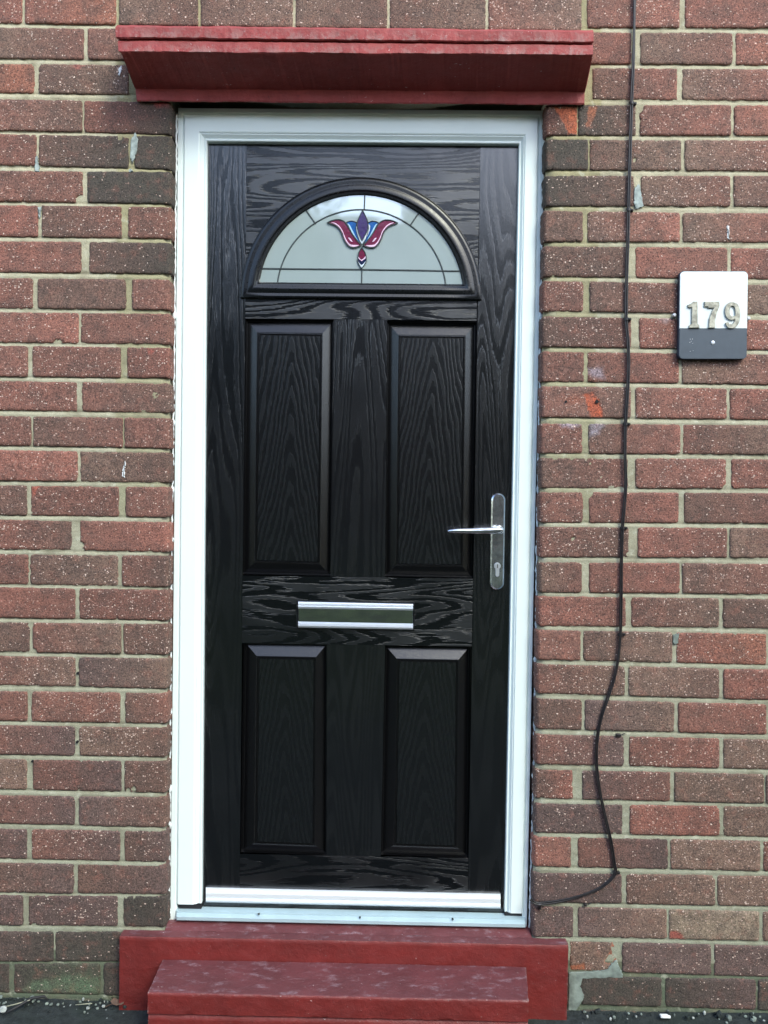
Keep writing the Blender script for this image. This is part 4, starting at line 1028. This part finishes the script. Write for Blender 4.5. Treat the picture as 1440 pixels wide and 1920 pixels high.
# ---------------- ground ----------------
g_ = MB()
nx = 120; xs = list(np.linspace(-3.5, 3.5, nx + 1)); ysn = list(np.linspace(.02, -2.6, 60)) 
V = []; 
for y in ysn:
    for x in xs: V.append((x, y, -.010 + N3(x * 6, y * 6, 1) * .004 + N3(x * 30, y * 30, 2) * .003 + .006 * max(0, 1 + y / .03) * (1 if y > -.03 else 0)))
Fc = [(j * (nx + 1) + i, (j + 1) * (nx + 1) + i, (j + 1) * (nx + 1) + i + 1, j * (nx + 1) + i + 1) for j in range(len(ysn) - 1) for i in range(nx)]
o = obj('path', V, Fc, M['tarmac'], None, True); props(o, kind='structure')
mb = MB(); mb.add([(-300, .5, -.03), (300, .5, -.03), (300, -500, -.03), (-300, -500, -.03)], [(0, 3, 2, 1)]); props(mb.build('ground', M['grass']), kind='structure')
mb = MB(); mb.add([(-200, -10.5, -.022), (200, -10.5, -.022), (200, -16, -.022), (-200, -16, -.022)], [(0, 3, 2, 1)]); props(mb.build('road', M['tarmac']), kind='structure')
# rubble along the foot of the wall
mb = MB()
def pebble(c, r):
    ico = [(0, 0, 1), (.9, 0, .45), (.28, .85, .45), (-.72, .53, .45), (-.72, -.53, .45), (.28, -.85, .45), (.72, .53, -.45), (-.28, .85, -.45), (-.9, 0, -.45), (-.28, -.85, -.45), (.72, -.53, -.45), (0, 0, -1)]
    fs = [(0, 1, 2), (0, 2, 3), (0, 3, 4), (0, 4, 5), (0, 5, 1), (1, 6, 2), (2, 7, 3), (3, 8, 4), (4, 9, 5), (5, 10, 1), (6, 7, 2), (7, 8, 3), (8, 9, 4), (9, 10, 5), (10, 6, 1), (11, 7, 6), (11, 8, 7), (11, 9, 8), (11, 10, 9), (11, 6, 10)]
    q = [random.uniform(.6, 1.3) for _ in range(3)]
    return [tuple(c[k_] + v[k_] * r * q[k_] * random.uniform(.8, 1.15) for k_ in range(3)) for v in ico], fs
for i in range(230):
    x = random.choice([random.uniform(-1.2, -.62), random.uniform(.45, 1.3)]); y = -abs(random.gauss(0, .02)) - .003
    mb.add(*pebble((x, y, random.uniform(-.006, .003)), random.choice([.0025, .0035, .005, .009 if random.random() < .3 else .004])), m=random.choice([0, 2, 2, 2, 1 if random.random() < .5 else 0]))
props(mb.build('mortar_rubble', [M['cement'], M['stone'], M['tarmac']]), 'crumbled mortar and grit along the foot of the brick wall', 'rubble', None, 'stuff')
pp_ = P(4, 1905, -.06); mb = MB(); mb.add(*pebble((pp_[0], -.055, .004), .012)); props(mb.build('pebble', M['stone'], None, False, (pp_[0], -.055, .0)), 'whitish pebble at the far left foot of the wall', 'stone')
# dead leaf
lc = P(226, 1890, -.02); mb = MB(); pts = []
for k_ in range(22):
    a = 2 * math.pi * k_ / 22; r_ = .022 * (1 + .35 * math.cos(5 * a) + .15 * math.sin(3 * a)); pts.append((lc[0] + r_ * math.cos(a), -.022 + r_ * .5 * math.sin(a), .004 + .010 * abs(math.sin(a * 1.5)) + .004 * math.cos(2 * a)))
cvt = (lc[0], -.022, .010); mb.add(pts + [cvt], [(k_, (k_ + 1) % 22, 22) for k_ in range(22)]); mb.tube([(lc[0], -.022, .010), (lc[0] - .02, -.03, .006), (lc[0] - .032, -.036, .003)], .0009, 6)
props(mb.build('dead_leaf', M['leafbrown'], None, True, (lc[0], -.022, 0)), 'curled brown dead leaf beside the left end of the doorstep', 'leaf')
a, b = P(2, 1898, -.05), P(56, 1888, -.03)
mb = MB(); mb.tube([(a[0], -.052, .006), ((a[0] + b[0]) / 2, -.045, .010), (b[0], -.03, .012)], .0012, 6); props(mb.build('dry_stalk', M['straw'], None, True, (a[0], -.05, 0)), 'thin pale dry stalk lying at the left foot of the wall', 'twig')
a, b = P(142, 1897, -.03), P(172, 1894, -.03)
mb = MB(); mb.tube([(a[0], -.032, .004), (b[0], -.028, .006)], .0011, 6); props(mb.build('dry_stalk', M['straw'], None, True, (a[0], -.03, 0)), 'short pale straw under the mossy brick left of the doorstep', 'twig')
a = P(12, 1912, -.06); b = P(60, 1887, -.02); mb = MB(); mb.tube([(a[0], -.07, .003), ((a[0] + b[0]) / 2, -.05, .008), (b[0], -.022, .012), (b[0] + .03, -.02, .016), (b[0] + .04, -.022, .008)], [.002, .003, .0035, .003, .002], 8); props(mb.build('dark_twig', M['rubber'], None, True, (a[0], -.07, 0)), 'dark bent twig reaching up to the wall foot at the left', 'twig')
a = P(1246, 1903, -.02); mb = MB(); mb.box(a[0] - .012, a[0] + .012, -.03, -.02, .0, .006, .001); props(mb.build('white_fragment', M['white_drip'], None, False, (a[0], -.025, 0)), 'small white chip of plastic at the right foot of the wall', 'litter')

# ---------------- across the road (seen in the reflections) ----------------
M['far_brick'] = simple('far_brick', (.16, .085, .065), .9, 0, 3, .2)
M['far_roof'] = simple('far_roof_tile', (.07, .06, .06), .8, 0, 3, .2)
M['far_glass'] = simple('far_window_glass', (.05, .06, .07), .1)
M['bark'] = simple('bark', (.07, .055, .04), .9); M['leaves'] = simple('leaves', (.05, .075, .028), .7, 0, 1.2, .35)
def house(x, y, w_, d_, h, rh, label):
    r = root('brick_house', (x, y, 0), label, 'house', 'houses across the road')
    mb = MB(); mb.box(x - w_ / 2, x + w_ / 2, y - d_, y, -.03, h); o1 = mb.build('wall', M['far_brick'], r)
    mb = MB(); a = [(x - w_ / 2 - .3, y + .4, h), (x + w_ / 2 + .3, y + .4, h), (x + w_ / 2 + .3, y - d_ - .4, h), (x - w_ / 2 - .3, y - d_ - .4, h), (x - w_ / 2 - .3, y - d_ / 2, h + rh), (x + w_ / 2 + .3, y - d_ / 2, h + rh)]
    mb.add(a, [(0, 1, 5, 4), (2, 3, 4, 5), (0, 4, 3), (1, 2, 5), (0, 3, 2, 1)]); ro = fix_normals(mb.build('roof', M['far_roof'], r))
    mb = MB(); mb.box(x - .4, x + .4, y - d_ / 2 - .3, y - d_ / 2 + .3, h + rh - .3, h + rh + 1.0); mb.build('chimney', M['far_brick'], ro)
    for (wx, wz) in ((-.3, 1.0), (.3, 1.0), (-.3, 3.7), (.3, 3.7)):
        mb = MB(); mb.box(x + wx * w_ - .8, x + wx * w_ + .8, y - .02, y + .05, wz, wz + 1.3); wn = mb.build('window', M['upvc'], r)
        mb = MB(); mb.box(x + wx * w_ - .7, x + wx * w_ + .7, y + .05, y + .06, wz + .1, wz + 1.2); mb.build('pane', M['far_glass'], wn)
    mb = MB(); mb.box(x - .45, x + .45, y - .02, y + .05, 0, 2.05); mb.build('door', M['moulding'], r)
house(-10, -22, 9, 8, 6.4, 3.6, 'brick house across the road, the one nearer the tall left tree')
house(.5, -22, 10, 8, 6.6, 4.0, 'brick house across the road, the one straight opposite the door')
house(12, -22, 9, 8, 6.4, 3.6, 'brick house across the road, the one farthest to the right of the door')
def tree(x, y, h, rx, rz, n, label, seed):
    rr_ = random.Random(seed); r = root('garden_tree', (x, y, 0), label, 'tree', 'trees across the road')
    mb = MB(); mb.tube([(x, y, -.03), (x + .1, y, h * .4), (x, y + .1, h * .75)], [.2, .14, .05], 8)
    for k_ in range(7): a = rr_.uniform(0, 6.3); mb.tube([(x, y, h * .35 + .1 * k_), (x + math.cos(a) * rx * .6, y + math.sin(a) * rx * .6, h * .6 + .15 * k_)], [.08, .02], 6)
    mb.build('trunk', M['bark'], r); mb = MB()
    cl = [(x + rr_.gauss(0, rx * .4), y + rr_.gauss(0, rx * .4), h - rz + rr_.uniform(-.8, .8) * rz) for _ in range(34)]
    for k_ in range(n):
        c = rr_.choice(cl); p = Vector([c[i] + rr_.gauss(0, .42 * (rx / 2.2)) for i in range(3)]); u = Vector([rr_.gauss(0, 1) for _ in range(3)]).normalized(); v = u.orthogonal().normalized(); s_ = rr_.uniform(.08, .2)
        mb.add([tuple(p - u * s_), tuple(p + v * s_ * .5), tuple(p + u * s_), tuple(p - v * s_ * .5)], [(0, 1, 2, 3)])
    mb.build('crown', M['leaves'], r)
tree(-4.5, -17.5, 10.5, 2.9, 4.2, 7500, 'tall bushy tree across the road in front of the left house', 1)
tree(4.0, -18, 8.3, 2.8, 3.6, 6500, 'rounder tree across the road in front of the right house', 2)

def hedge(x, label, seed):  # unseen hedge, added to cut low sky light and darken side reflections
    rr_ = random.Random(seed); r = root('added_hedge', (x, -3.9, 0), label, 'hedge', 'unseen hedges added to block low side light'); mb = MB()
    for k_ in range(9000):
        y = rr_.uniform(-7.2, -.7); z = 1.95 * math.sqrt(rr_.random()); sd = rr_.choice((-1, 1)); d = .36 + .1 * mnoise.noise(Vector((y * 1.5, z * 1.5, seed)))
        px_ = x + sd * d * rr_.uniform(.8, 1.0); z = min(z, 1.95)
        if rr_.random() < .2: px_ = x + rr_.uniform(-d, d); z = 1.9 + .12 * mnoise.noise(Vector((y * 2, px_ * 2, 4)))
        p = Vector((px_, y, z)); u = Vector([rr_.gauss(0, 1) for _ in range(3)]).normalized(); v = u.orthogonal().normalized(); s_ = rr_.uniform(.03, .07)
        mb.add([tuple(p - u * s_), tuple(p + v * s_ * .6), tuple(p + u * s_), tuple(p - v * s_ * .6)], [(0, 1, 2, 3)])
    mb.build('foliage', M['leaves'], r)
    mb = MB()
    for k_ in range(14):
        y = -.9 - k_ * .46; mb.tube([(x, y, -.03), (x + .03, y + .05, .8), (x + .1, y - .05, 1.6)], [.03, .022, .008], 6)
        mb.tube([(x, y, .5), (x - .15, y + .1, 1.5)], [.02, .006], 5)
    mb.build('stem', M['bark'], r)
hedge(-3.4, 'unseen leafy hedge added to block low light on the sign-less side of the door', 5)
hedge(3.4, 'unseen leafy hedge added to block low light beyond the number sign', 6)
house(-21, -22, 9, 8, 6.4, 3.6, 'brick house across the road, the farthest on the hinge side')
